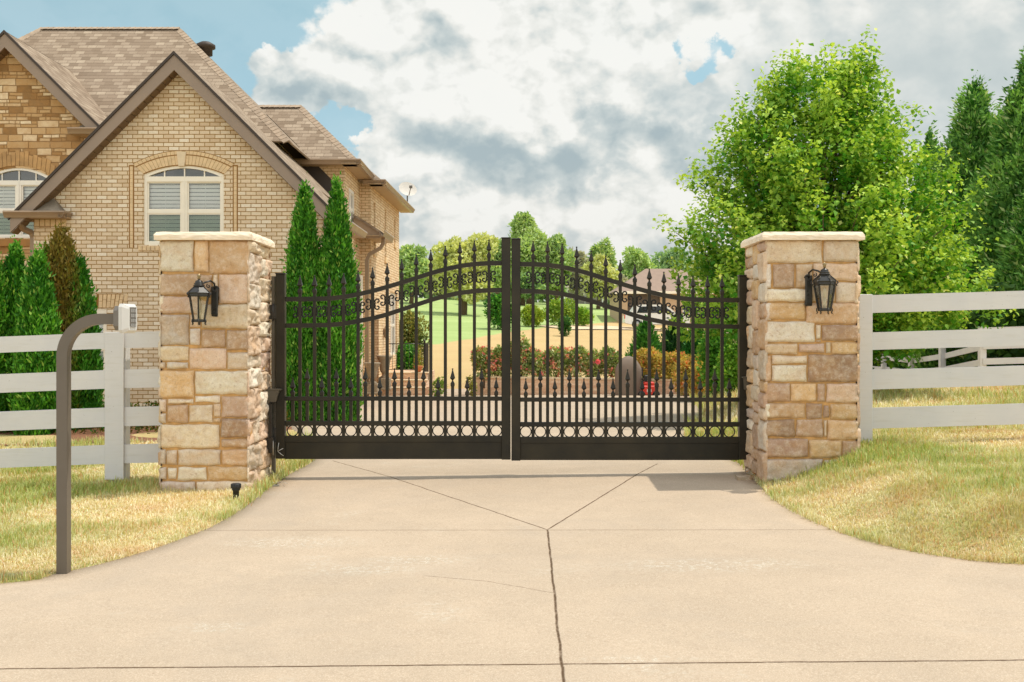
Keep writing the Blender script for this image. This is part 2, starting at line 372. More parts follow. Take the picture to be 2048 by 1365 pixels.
M_KEY = simple('cast_stone', S(226, 204, 170), 0.85, var=0.06, scale=10, bump=0.2)
M_TRIM = simple('taupe_trim', S(148, 128, 110), 0.45, var=0.07, scale=2)
M_GUTTER = simple('taupe_gutter', S(150, 126, 100), 0.35, var=0.07, scale=3)
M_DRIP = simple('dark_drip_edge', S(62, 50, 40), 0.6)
M_SOFFIT = simple('soffit', S(172, 146, 112), 0.6, var=0.08)
M_VINYL = simple('window_vinyl', S(246, 236, 216), 0.4, var=0.03)
M_WHITEWIN = simple('white_window_frame', S(238, 232, 220), 0.4, var=0.04)
M_BLIND = simple('blind_slat', S(250, 252, 246), 0.5, var=0.02)
M_DOOR = simple('varnished_door', S(142, 92, 48), 0.35, var=0.2, scale=20)
def fence_mat():
    m, nt, bs = mat('white_board_paint', S(214, 208, 202), 0.5)
    oc = nt.new('ShaderNodeTexCoord').outputs['Object']; mp_ = nt.new('ShaderNodeMapping'); nt.l.new(oc, mp_.inputs[0]); mp_.inputs['Scale'].default_value = (1.2, 1, 14)
    g = nt.noise(mp_.outputs[0], 2.2, 6, 0.65)
    c = nt.mix(nt.maprange(nt.noise(oc, 2.0, 5, 0.6), .3, .7), S(206, 205, 206), S(218, 215, 212)); c = nt.mix(nt.maprange(g, .52, .75, 0, .35), c, S(188, 182, 166))
    c = nt.mix(nt.maprange(nt.noise(oc, 60, 2, 0.5), .73, .78, 0, .7), c, S(120, 104, 84))
    nt.l.new(c, bs.inputs['Base Color']); nt.l.new(nt.bump(g, .3, .003), bs.inputs['Normal']); return m
M_FENCE = fence_mat()
M_RAWWOOD = simple('weathered_post', S(150, 132, 104), 0.9, var=0.3, scale=30, bump=0.6)
M_GRILLCOV = simple('taupe_cover_cloth', S(128, 112, 98), 0.9, var=0.08, scale=5)
M_RED = simple('red_plastic', S(214, 62, 48), 0.35, var=0.06)
M_BLACK = simple('black_plastic', S(34, 34, 36), 0.5, var=0.15)
M_URN = simple('urn_concrete', S(150, 134, 112), 0.9, var=0.15, scale=12, bump=0.4)
M_TERRA = simple('terracotta', S(190, 116, 70), 0.85)
M_STEEL = simple('galvanised', S(170, 166, 156), 0.4, metal=0.7)
M_WHITE = simple('white_enamel', S(235, 235, 232), 0.3, var=0.03)
M_DISH = simple('dish_grey', S(206, 200, 190), 0.5, var=0.05)
M_DARKROOF = simple('far_roof', S(150, 128, 112), 0.95, var=0.1, scale=3)
M_TANWALL = simple('far_stucco', S(196, 168, 138), 0.9, var=0.05)
M_TIRE = simple('tyre_rubber', S(30, 30, 30), 0.85)
M_DEBRIS = simple('dry_leaf', S(176, 120, 62), 0.85, var=0.3, scale=40)

def gate_mat():
    m, nt, bs = mat('bronze_black_enamel', S(60, 54, 40), 0.42, 0.0, 0.32)
    oc = nt.new('ShaderNodeTexCoord').outputs['Object']
    n = nt.noise(oc, 2.3, 5, 0.6); f = nt.noise(oc, 70, 4, 0.6)
    nt.l.new(nt.ramp(n, [(0.3, S(26, 25, 19)), (0.7, S(52, 46, 31))]), bs.inputs['Base Color'])
    nt.l.new(nt.maprange(f, 0.3, 0.7, 0.30, 0.48), bs.inputs['Roughness'])
    nt.l.new(nt.bump(f, 0.12, 0.001), bs.inputs['Normal'])
    return m
M_GATE = gate_mat()
M_SCROLL = simple('scroll_iron', S(20, 19, 17), 0.5, var=0.1)
M_IRON = simple('black_iron', S(40, 38, 34), 0.3, var=0.2, scale=12)
M_BRACKET = simple('bracket_grey', S(84, 78, 66), 0.35, var=0.1)
M_POST = simple('keypad_post_bronze', S(104, 95, 83), 0.38, var=0.07, scale=5)
M_KEYGREY = simple('keypad_grey', S(112, 106, 98), 0.5)
M_KEYWHITE = simple('keypad_white', S(206, 204, 198), 0.35, var=0.03)
M_KEYBTN = simple('keypad_button', S(150, 148, 144), 0.45)
M_CANDLE = simple('candle_sleeve', S(246, 238, 214), 0.5, var=0.03)

def glass_mat(name, tint=(0.8, 0.85, 0.85, 1), refl=0.22, alpha_pass=0.7):
    m = bpy.data.materials.new(name); m.use_nodes = True; nt = NT(m.node_tree); nt.n.clear()
    out = nt.new('ShaderNodeOutputMaterial'); g = nt.new('ShaderNodeBsdfGlossy'); g.inputs['Roughness'].default_value = 0.03
    t = nt.new('ShaderNodeBsdfTransparent'); t.inputs[0].default_value = tint
    fr = nt.new('ShaderNodeLayerWeight'); fr.inputs[0].default_value = 0.35
    mx = nt.new('ShaderNodeMixShader'); nt.l.new(nt.maprange(fr.outputs['Fresnel'], 0, 1, refl, 1.0), mx.inputs[0])
    nt.l.new(t.outputs[0], mx.inputs[1]); nt.l.new(g.outputs[0], mx.inputs[2]); nt.l.new(mx.outputs[0], out.inputs[0])
    return m
M_GLASS = glass_mat('window_glass', (0.97, 0.98, 0.97, 1), 0.10)
M_LANTERN = glass_mat('lantern_glass', (0.96, 0.95, 0.88, 1), 0.12)
M_SCREEN = glass_mat('insect_screen', (0.64, 0.70, 0.62, 1), 0.05)
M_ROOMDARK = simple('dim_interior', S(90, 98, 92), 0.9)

def leaf_mat(name, trans=0.35, rough=0.5, gloss=0.35):
    m, nt, bs = mat(name, rough=rough, spec=gloss)
    at = nt.new('ShaderNodeAttribute', attribute_name='Col').outputs['Color']
    nt.l.new(at, bs.inputs['Base Color'])
    tr = nt.new('ShaderNodeBsdfTranslucent'); nt.l.new(nt.mix(1.0, at, (1.25, 1.15, 0.5, 1), 'MULTIPLY'), tr.inputs[0])
    mx = nt.new('ShaderNodeMixShader'); mx.inputs[0].default_value = trans
    nt.l.new(bs.outputs[0], mx.inputs[1]); nt.l.new(tr.outputs[0], mx.inputs[2]); nt.l.new(mx.outputs[0], nt.n['Material Output'].inputs[0])
    return m
M_LEAF = leaf_mat('broad_leaf', 0.30, 0.55, 0.22)
M_NEEDLE = leaf_mat('evergreen_spray', 0.22, 0.6, 0.3)
M_FARLEAF = leaf_mat('far_leaf', 0.3, 0.7, 0.2)
M_BLADE = leaf_mat('grass_blade', 0.3, 0.6, 0.25)
M_BARK = simple('bark', S(96, 78, 60), 0.95, var=0.35, scale=18, bump=0.8, bscale=30)

# ------------------------------------------------------------------ terrain
def lerp_tab(x, xs, ys): return np.interp(x, xs, ys)
def sstep(t): t = np.clip(t, 0, 1); return t*t*(3-2*t)
TY = [-20, 0, 10.8, 16, 20, 25, 31, 38, 60, 85, 105, 160, 400, 1500]
TZ = [-0.62, -0.216, 0.0, -0.03, -0.08, -0.20, -0.33, -0.28, 0.85, 2.70, 4.5, 6.0, 9.0, 12.0]
def zdrive(X, Y):
    return lerp_tab(Y, TY, TZ)+0.011*np.clip(X, -6, 6)*np.clip((60-Y)/30, 0, 1)
# driveway edges traced on the ground plane
def ground_pt(px, py):
    Y = 8.0
    for _ in range(30):
        z = float(zdrive(X_(px, Y), Y)); Y = F*(CZ-z)/(py-HY)
    return (X_(px, Y), Y)
LEFT_PX = [(625, 922), (585, 945), (545, 970), (512, 997), (480, 1020), (430, 1050), (380, 1071), (300, 1100), (200, 1128), (100, 1150), (0, 1167)]
RIGHT_PX = [(1475, 925), (1500, 948), (1530, 982), (1560, 1008), (1620, 1040), (1700, 1072), (1800, 1098), (1900, 1115), (2048, 1129)]
LE = [ground_pt(*p) for p in LEFT_PX]; RE = [ground_pt(*p) for p in RIGHT_PX]
LE = [(-5.5, 34.5), (-5.3, 24.0), (-4.4, 20.0), (-3.3, 16.5), (-2.6, 14.2)]+LE+[(-5.2, 5.95), (-8.0, 5.1), (-14.0, 4.6)]
RE = [(5.4, 34.5), (5.1, 31.0), (4.25, 25.6), (3.45, 19.5), (2.6, 16.0), (2.25, 13.5)]+RE+[(5.0, 6.25), (8.0, 5.5), (14.0, 5.0)]
def catmull(pts, n=6):
    out = []; p = [pts[0]]+list(pts)+[pts[-1]]
    for i in range(1, len(p)-2):
        for k in range(n):
            t = k/n
            out.append(tuple(0.5*((2*p[i][j])+(-p[i-1][j]+p[i+1][j])*t+(2*p[i-1][j]-5*p[i][j]+4*p[i+1][j]-p[i+2][j])*t*t+(-p[i-1][j]+3*p[i][j]-3*p[i+1][j]+p[i+2][j])*t**3) for j in range(2)))
    out.append(tuple(p[-2])); return out
LEs = catmull(LE); REs = catmull(RE)
def edge_x(Y, e):
    ys = [q[1] for q in e][::-1]; xs = [q[0] for q in e][::-1]
    return np.interp(Y, ys, xs)
def edge_dist(X, Y):
    """signed distance to the driveway edge: positive on the lawn"""
    X = np.asarray(X, float); Y = np.asarray(Y, float)
    pts = np.array(LEs); qts = np.array(REs)
    def seg(A, X, Y):
        d = np.full(X.shape, 1e9)
        for i in range(len(A)-1):
            ax, ay = A[i]; bx, by = A[i+1]; dx, dy = bx-ax, by-ay; L = dx*dx+dy*dy+1e-12
            t = np.clip(((X-ax)*dx+(Y-ay)*dy)/L, 0, 1); d = np.minimum(d, np.hypot(X-ax-t*dx, Y-ay-t*dy))
        return d
    inside = (X > edge_x(Y, LEs)) & (X < edge_x(Y, REs)) & (Y < 34.5)
    inside |= (Y < 4.6)
    d = np.minimum(seg(pts, X, Y), seg(qts, X, Y))
    return np.where(inside, -d, d)
def zground(X, Y, d=None):
    X = np.asarray(X, float); Y = np.asarray(Y, float)
    if d is None: d = edge_dist(X, Y)
    z = zdrive(X, Y)
    near = np.clip((34-Y)/12, 0, 1)
    mound = sstep(d/1.05)*(0.27+0.03*np.clip(X-3.2, 0, 8))*np.clip((30-Y)/8, 0, 1)*(X > 0)
    left = -0.055*np.clip(-X-3.6, 0, 5)*np.clip((15.5-Y)/3, 0, 1)*(X < 0)
    roll = 0.05*np.sin(X*0.13+1)*np.sin(Y*0.11)*np.clip((Y-36)/20, 0, 1)*6
    z = z+mound+left+roll*0.5-0.05*np.clip(X, -20, 16)*np.clip((Y-48)/26, 0, 1)*np.clip((150-Y)/40, 0, 1)
    z = z+0.012*np.sin(X*3.1+Y*1.7)*np.sin(Y*2.3-X)*np.clip(d, 0, 1)*near
    return np.where(d < 0, z-0.06*np.clip(-d/0.10, 0, 1), z+0.006)

def lawn_mat():
    m, nt, bs = mat('lawn_ground', rough=0.95, spec=0.1)
    ge = nt.new('ShaderNodeTexCoord').outputs['Object']
    sp = nt.new('ShaderNodeSeparateXYZ'); nt.l.new(ge, sp.inputs[0]); x, y = sp.outputs[0], sp.outputs[1]
    n = nt.noise(ge, 0.55, 8, 0.65); f = nt.noise(ge, 9.0, 6, 0.7); vf = nt.noise(ge, 40.0, 4, 0.7)
    straw = nt.mix(f, S(190, 162, 112), S(228, 206, 158)); grn = nt.mix(f, S(142, 150, 80), S(190, 188, 116))
    stripe = nt.new('ShaderNodeMapping'); nt.l.new(ge, stripe.inputs[0]); stripe.inputs['Scale'].default_value = (0.05, 0.5, 1); big_n = nt.noise(stripe.outputs[0], 1.0, 6, 0.65)
    near = nt.mix(nt.maprange(n, 0.42, 0.62), straw, grn)
    tan = nt.mix(nt.noise(ge, 0.35, 6, 0.6), S(198, 166, 114), S(216, 190, 140)); tan = nt.mix(nt.maprange(vf, .3, .7, 0, .35), tan, S(176, 146, 98))
    tan = nt.mix(nt.maprange(nt.noise(ge, 1.4, 5, 0.6), .5, .7, 0, .25), tan, S(178, 172, 96))
    green = nt.mix(nt.noise(ge, 0.25, 6, 0.6), S(164, 184, 112), S(194, 206, 142)); green = nt.mix(nt.maprange(f, .3, .7, 0, .3), green, S(140, 166, 94))
    green = nt.mix(nt.maprange(big_n, .35, .65, 0, .55), green, S(148, 170, 100)); tan = nt.mix(nt.maprange(big_n, .4, .65, 0, .45), tan, S(192, 162, 114))
    # far boundary between the mown dry lawn and the green field
    yb = nt.math('ADD', nt.math('MULTIPLY', nt.math('ADD', x, 4.0), 2.3), 59.0)
    edge = nt.math('ADD', nt.math('SUBTRACT', y, yb), nt.math('MULTIPLY', nt.math('SUBTRACT', n, 0.5), 3.0))
    far = nt.mix(nt.maprange(edge, -0.4, 0.4), tan, green)
    col = nt.mix(nt.maprange(y, 13.0, 18.0), near, far)
    nt.l.new(col, bs.inputs['Base Color'])
    nt.l.new(nt.bump(nt.math('ADD', vf, f), 0.7, 0.04), bs.inputs['Normal'])
    return m
M_LAWN = lawn_mat()
def grid_sheet(name, xs, ys, m, kind='structure', zf=zground):
    Xg, Yg = np.meshgrid(xs, ys); Zg = zf(Xg, Yg)
    V = np.stack([Xg.ravel(), Yg.ravel(), Zg.ravel()], 1); nx, ny = len(xs), len(ys)
    i = (np.arange(ny-1)[:, None]*nx+np.arange(nx-1)[None, :]).ravel()
    q = np.stack([i, i+1, i+nx+1, i+nx], 1)
    o = npmesh(name, V, q.ravel(), np.arange(len(q))*4, np.full(len(q), 4), m, smooth=True)
    return tag(o, kind=kind)
def uniq(a): return np.unique(np.round(np.concatenate(a), 4))
gx = uniq([np.linspace(-900, -60, 18), np.linspace(-60, -12, 17), np.linspace(-12, 12, 221), np.linspace(12, 60, 17), np.linspace(60, 900, 18)])
gy = uniq([np.linspace(-60, 4, 9), np.linspace(4, 15, 101), np.linspace(15, 36, 61), np.linspace(36, 130, 70), np.linspace(130, 1500, 30)])
grid_sheet('ground', gx, gy, M_LAWN)

# driveway: one sheet, its joints and stains in the concrete itself
J = [((1095, 1060), (1127, 1365), 0.010), ((1095, 1060), (665, 922), 0.010), ((1095, 1060), (1315, 928), 0.010),
     ((395, 1061), (1690, 1060), 0.007), ((-200, 1340), (2250, 1319), 0.012)]
def concrete_mat(name, joints, base_a, base_b):
    m, nt, bs = mat(name, rough=0.9, spec=0.2)
    oc = nt.new('ShaderNodeTexCoord').outputs['Object']
    sp = nt.new('ShaderNodeSeparateXYZ'); nt.l.new(oc, sp.inputs[0])
    wob = nt.math('MULTIPLY', nt.math('SUBTRACT', nt.noise(oc, 5.0, 6, 0.6), 0.5), 0.022)
    x = nt.math('ADD', sp.outputs[0], wob); y = nt.math('ADD', sp.outputs[1], wob)
    jm = None
    for (ax, ay), (bx, by), w in joints:
        dx, dy = bx-ax, by-ay; L2 = dx*dx+dy*dy
        px = nt.math('SUBTRACT', x, ax); py = nt.math('SUBTRACT', y, ay)
        t = nt.math('DIVIDE', nt.math('ADD', nt.math('MULTIPLY', px, dx), nt.math('MULTIPLY', py, dy)), L2, clamp=True)
        ex = nt.math('SUBTRACT', px, nt.math('MULTIPLY', t, dx)); ey = nt.math('SUBTRACT', py, nt.math('MULTIPLY', t, dy))
        d = nt.math('SQRT', nt.math('ADD', nt.math('MULTIPLY', ex, ex), nt.math('MULTIPLY', ey, ey)))
        v = nt.maprange(d, w*0.35, w*0.95, 1, 0)
        jm = v if jm is None else nt.math('MAXIMUM', jm, v)
    big = nt.noise(oc, 0.55, 8, 0.6, 0.5); mid = nt.noise(oc, 3.0, 8, 0.65); fine = nt.noise(oc, 130.0, 4, 0.75); grit = nt.noise(oc, 45.0, 5, 0.7)
    c = nt.mix(nt.maprange(big, 0.35, 0.68), base_a, base_b)
    c = nt.mix(nt.maprange(mid, 0.4, 0.75, 0, 0.42), c, tuple(v*0.80 for v in base_a[:3])+(1,))
    c = nt.mix(nt.maprange(grit, 0.45, 0.72, 0, 0.5), c, tuple(v*0.72 for v in base_a[:3])+(1,))
    c = nt.mix(nt.maprange(fine, 0.48, 0.75, 0, 0.6), c, S(236, 222, 198))
    c = nt.mix(nt.maprange(nt.noise(oc, 1.0, 6, 0.7, 0.8), 0.5, 0.8, 0, 0.4), c, S(168, 154, 138))
    # spalled patches: pale laitance with grey pits
    pm = nt.maprange(nt.noise(oc, 1.15, 3, 0.5), 0.62, 0.72)
    for (gx_, gy_), rx, ry in (PATCHES if joints else []):
        ux = nt.math('DIVIDE', nt.math('SUBTRACT', sp.outputs[0], gx_), rx); uy = nt.math('DIVIDE', nt.math('SUBTRACT', sp.outputs[1], gy_), ry)
        r2 = nt.math('ADD', nt.math('MULTIPLY', ux, ux), nt.math('MULTIPLY', uy, uy)); pm = nt.math('MAXIMUM', pm, nt.maprange(r2, 0.2, 1.3, 1.0, 0.0))
    patch = nt.math('MULTIPLY', pm, nt.maprange(nt.noise(oc, 26.0, 6, 0.78), 0.50, 0.58))
    c = nt.mix(nt.math('MULTIPLY', patch, 0.75), c, nt.mix(nt.maprange(fine, .4, .6), S(240, 230, 210), S(140, 128, 110)))
    # a few dark specks and drip marks
    vo = nt.new('ShaderNodeTexVoronoi'); nt.l.new(oc, vo.inputs['Vector']); vo.inputs['Scale'].default_value = 2.7
    spk = nt.maprange(vo.outputs['Distance'], 0.008, 0.028, 1, 0)
    c = nt.mix(nt.math('MULTIPLY', spk, 0.7), c, S(112, 84, 60))
    c = nt.mix(nt.math('MULTIPLY', nt.maprange(nt.noise(oc, 0.33, 4, 0.6, 1.2), 0.52, 0.70), 0.30), c, S(158, 146, 132))
    if jm is not None:
        jn = nt.maprange(nt.noise(oc, 14.0, 4, 0.7), 0.25, 0.5, 0.35, 0.95)
        c = nt.mix(nt.math('MULTIPLY', jm, jn), c, S(84, 62, 40))
    nt.l.new(c, bs.inputs['Base Color'])
    h = nt.math('ADD', nt.math('MULTIPLY', fine, 0.5), grit)
    if jm is not None: h = nt.math('SUBTRACT', h, nt.math('MULTIPLY', jm, 4.0))
    nt.l.new(nt.bump(h, 0.35, 0.006), bs.inputs['Normal'])
    return m
def jw(a, b, w):
    return (ground_pt(*a), ground_pt(*b), w)
JW = [jw(*j) for j in J]
JW[0] = (JW[0][0], (JW[0][0][0]+(JW[0][1][0]-JW[0][0][0])*2.2, JW[0][0][1]+(JW[0][1][1]-JW[0][0][1])*2.2), JW[0][2])
PATCHES = [(ground_pt(590, 1085), .55, .22), (ground_pt(720, 1140), .45, .16), (ground_pt(840, 1120), .40, .15), (ground_pt(425, 1255), .22, .10), (ground_pt(1280, 1318), .28, .05), (ground_pt(1420, 1130), .7, .2)]
JW += [(ground_pt(850, 1152), ground_pt(975, 1163), 0.004), (ground_pt(975, 1163), ground_pt(1110, 1187), 0.004), ((-4.2, 17.0), (3.0, 17.0), 0.01), ((-5.2, 23.5), (4.2, 23.5), 0.01)]
M_DRIVE = concrete_mat('driveway_concrete', JW, S(177, 157, 134), S(189, 168, 144))
def build_drive():
    ys = np.concatenate([np.linspace(4.6, 14, 140), np.linspace(14.2, 34.5, 90)])
    rows = []; K = 24
    V = []; q = []
    for y in ys:
        xl, xr = float(edge_x(y, LEs)), float(edge_x(y, REs))
        for k in range(K+1):
            x = xl+(xr-xl)*k/K; V.append((x, y, float(zdrive(x, y))))
    for j in range(len(ys)-1):
        for k in range(K): a = j*(K+1)+k; q.append((a, a+1, a+K+2, a+K+1))
    b0 = len(V)                                       # the wide apron towards the road
    xs = np.linspace(-14, 14, K+1)
    for y in (-6.0, 2.0, 4.6):
        for x in xs: V.append((x, y, float(zdrive(x, y))-(0.0 if y < 4.5 else 0.0)))
    for j in range(2):
        for k in range(K): a = b0+j*(K+1)+k; q.append((a, a+1, a+K+2, a+K+1))
    # slab edge
    n = len(V); W = []
    for j in range(len(ys)):
        for k in (0, K): x, y, z = V[j*(K+1)+k]; W.append((x, y, z-0.12))
    for j in range(len(ys)-1):
        q.append((j*(K+1), (j+1)*(K+1), n+2*(j+1), n+2*j)); q.append(((j+1)*(K+1)+K, j*(K+1)+K, n+2*j+1, n+2*(j+1)+1))
    V += W; V = np.array(V); q = np.array(q)
    o = npmesh('driveway', V, q.ravel(), np.arange(len(q))*4, np.full(len(q), 4), M_DRIVE)
    tag(o, kind='structure')
build_drive()

# sidewalk, mulch bed beside the house, far lane
def strip_sheet(name, cl, wid, m, dz=0.012, n=40):
    pts = catmull(cl, n); V = []; q = []
    for i, p in enumerate(pts):
        a = pts[max(i-1, 0)]; b = pts[min(i+1, len(pts)-1)]; t = Vector((b[0]-a[0], b[1]-a[1])).normalized(); nn = Vector((-t.y, t.x))
        for s in (-1, -.33, .33, 1):
            x = p[0]+nn.x*wid*s/2; y = p[1]+nn.y*wid*s/2; V.append((x, y, 0))
    V = np.array(V); V[:, 2] = zground(V[:, 0], V[:, 1])+dz
    for i in range(len(pts)-1):
        for k in range(3): a = i*4+k; q.append((a, a+1, a+5, a+4))
    q = np.array(q)
    return tag(npmesh(name, V, q.ravel(), np.arange(len(q))*4, np.full(len(q), 4), m), kind='structure')
M_WALK = concrete_mat('walk_concrete', [], S(214, 190, 154), S(228, 204, 168))
M_MULCH = simple('mulch', S(128, 86, 58), 0.95, var=0.4, scale=30, bump=1.0, bscale=70)
strip_sheet('sidewalk', [(-3.25, 14.35), (-5.0, 14.1), (-7.5, 13.6), (-12.0, 12.9)], 0.85, M_WALK, 0.02, 14)
strip_sheet('mulch_bed', [(-3.3, 17.9), (-6.0, 17.6), (-9.0, 17.3), (-14.0, 17.0)], 5.4, M_MULCH, 0.012, 16)
strip_sheet('lane', [(2.8, 73.2), (6.0, 76.0), (9.0, 77.6), (16.0, 78.6), (30, 79)], 3.4, M_WALK, 0.06, 16)

# ------------------------------------------------------------------ masonry pillars
def add_stone(acc, o, ex, ey, en, w, h, col, prot, rough, rng, step=0.013):
    """one hewn stone: origin o (corner), ex/ey face axes, en outward; w x h metres, proud by prot"""
    nx = max(5, int(w/step)); ny = max(5, int(h/step))
    us = np.linspace(0, 1, nx+1); vs = np.linspace(0, 1, ny+1)
    rad = min(0.022 if rough < 1.5 else 0.013, 0.32*min(w, h)); sd = rng.uniform(0, 100)
    V = acc['V']; base = len(V)
    tilt = (rng.uniform(-1, 1)*0.004, rng.uniform(-1, 1)*0.004)
    for v in vs:
        for u in us:
            x = u*w; y = v*h
            # irregular outline
            jx = (mnoise.noise((y*11+sd, sd, 0))*0.010)*(2*u-1); jy = (mnoise.noise((x*9+sd, sd, 5))*0.009)*(2*v-1)
            d = min(x, w-x, y, h-y)
            prof = 1-(1-min(1, d/rad))**2.2
            # cut the corners
            cx = min(x, w-x); cy = min(y, h-y)
            if cx < rad and cy < rad:
                dd = rad-math.hypot(rad-cx, rad-cy); prof = 1-(1-max(0, min(1, dd/rad)))**2.2
            pp = o+ex*x+ey*y
            nz = mnoise.fractal(tuple(pp*7+Vector((sd, 0, 0))), 0.9, 2.1, 4)*0.014*rough+mnoise.noise(tuple(pp*24))*0.0050*rough
            if rough > 1.5:   # split-faced: planar facets
                nz += (abs(mnoise.noise(tuple(pp*11+Vector((0, sd, 0)))))-0.25)*0.034+(mnoise.cell(tuple(pp*13))-.5)*.010
            dep = (prot+tilt[0]*(2*u-1)+tilt[1]*(2*v-1)+nz)*prof-0.006*(1-prof)
            V.append(pp+ex*jx+ey*jy+en*dep); acc['C'].append(col)
    for j in range(ny):
        for i in range(nx):
            a = base+j*(nx+1)+i; acc['q'].append((a, a+1, a+nx+2, a+nx+1))
CR = {'c': (246, 226, 194), 'w': (252, 240, 218), 'y': (236, 198, 148), 'o': (232, 192, 150), 'p': (240, 208, 180), 't': (234, 208, 176),
      'b': (208, 174, 144), 'g': (224, 208, 188), 'd': (184, 152, 126)}
def scol(k, rng):
    r, g, b = CR[k]; j = rng.uniform(0.88, 1.0); return (lin(r*j if r*j < 255 else 255), lin(min(255, g*j)), lin(min(255, b*j*rng.uniform(.97, 1.03))))
LEFT_ST = [(50, 85, 213, 232, 'w'), (215, 85, 285, 232, 'y'), (287, 85, 472, 240, 'o'), (474, 90, 492, 240, 't'),
 (52, 240, 72, 336, 't'), (75, 240, 303, 345, 'b'), (306, 240, 331, 380, 'c'), (333, 242, 470, 383, 'p'), (472, 242, 490, 383, 't'),
 (52, 340, 72, 432, 'w'), (75, 348, 248, 432, 'p'), (250, 386, 490, 508, 'c'),
 (50, 437, 190, 586, 'g'), (192, 436, 248, 500, 't'), (192, 504, 245, 588, 'w'), (248, 511, 368, 598, 'b'), (370, 511, 480, 614, 'b'), (482, 511, 492, 614, 'c'),
 (55, 590, 188, 664, 'c'), (78, 668, 188, 703, 'w'), (52, 668, 75, 703, 't'), (191, 601, 372, 704, 'p'), (374, 620, 485, 706, 'c'),
 (48, 709, 215, 843, 'y'), (218, 711, 470, 828, 'w'), (472, 711, 490, 828, 'p'),
 (82, 848, 214, 873, 'c'), (52, 848, 79, 915, 't'), (217, 833, 344, 866, 'w'), (347, 834, 490, 940, 'b'), (82, 877, 186, 966, 'b'), (52, 918, 80, 968, 'g'), (189, 877, 305, 964, 'c'), (308, 870, 344, 938, 't'), (308, 941, 343, 966, 'y'),
 (55, 973, 340, 1088, 'c'), (345, 943, 469, 1038, 'd'), (345, 1043, 488, 1086, 'b'), (471, 943, 492, 1040, 'p'),
 (55, 1092, 76, 1170, 'g'), (78, 1099, 132, 1170, 't'), (135, 1093, 344, 1174, 'c'), (348, 1093, 468, 1174, 'o'), (471, 1090, 492, 1174, 'c'),
 (55, 1178, 82, 1245, 'g'), (85, 1183, 130, 1240, 'w'), (134, 1180, 276, 1247, 'w'), (280, 1178, 470, 1245, 'y'), (472, 1178, 492, 1245, 'c'),
 (52, 1250, 222, 1330, 'g'), (225, 1249, 494, 1330, 'c')]
RIGHT_ST = [(205, 131, 475, 236, 'c'), (480, 136, 633, 231, 'g'), (636, 131, 650, 236, 'c'),
 (203, 240, 228, 356, 'w'), (231, 240, 342, 356, 'b'), (345, 240, 428, 356, 't'), (431, 236, 650, 325, 'p'),
 (190, 360, 412, 424, 'w'), (415, 329, 538, 424, 't'), (540, 329, 622, 430, 'c'), (625, 329, 650, 440, 't'),
 (228, 428, 392, 511, 'y'), (205, 428, 226, 515, 'w'), (395, 430, 650, 531, 'o'),
 (206, 518, 438, 623, 'w'), (443, 535, 468, 604, 'w'), (443, 608, 468, 624, 't'), (471, 535, 622, 616, 'd'), (625, 535, 648, 618, 't'),
 (206, 627, 354, 681, 't'), (357, 627, 488, 673, 'p'), (491, 620, 517, 676, 'c'), (520, 620, 648, 680, 'y'),
 (206, 684, 226, 815, 'o'), (229, 684, 400, 728, 'c'), (229, 732, 398, 814, 'w'), (403, 680, 648, 817, 'd'),
 (205, 820, 319, 912, 'b'), (322, 820, 444, 914, 'y'), (447, 822, 491, 912, 'b'), (494, 822, 620, 916, 'p'), (623, 822, 648, 908, 't'),
 (205, 917, 222, 992, 'w'), (225, 917, 391, 992, 'o'), (394, 919, 476, 994, 'd'), (479, 926, 509, 992, 'b'), (512, 921, 648, 998, 'y'),
 (203, 998, 342, 1083, 'd'), (346, 998, 479, 1083, 'b'), (482, 1001, 496, 1083, 't'), (499, 1001, 622, 1097, 'o'), (625, 1001, 648, 1097, 't'),
 (216, 1089, 407, 1184, 'd'), (410, 1096, 569, 1187, 'y'), (572, 1101, 646, 1182, 'b'), (200, 1089, 213, 1184, 'p'),
 (204, 1189, 479, 1300, 'g'), (482, 1192, 646, 1260, 'g'), (482, 1264, 646, 1300, 't'), (204, 1304, 480, 1390, 'c'), (483, 1304, 646, 1390, 't')]
PZ1, PZ2 = 10.0, 10.85
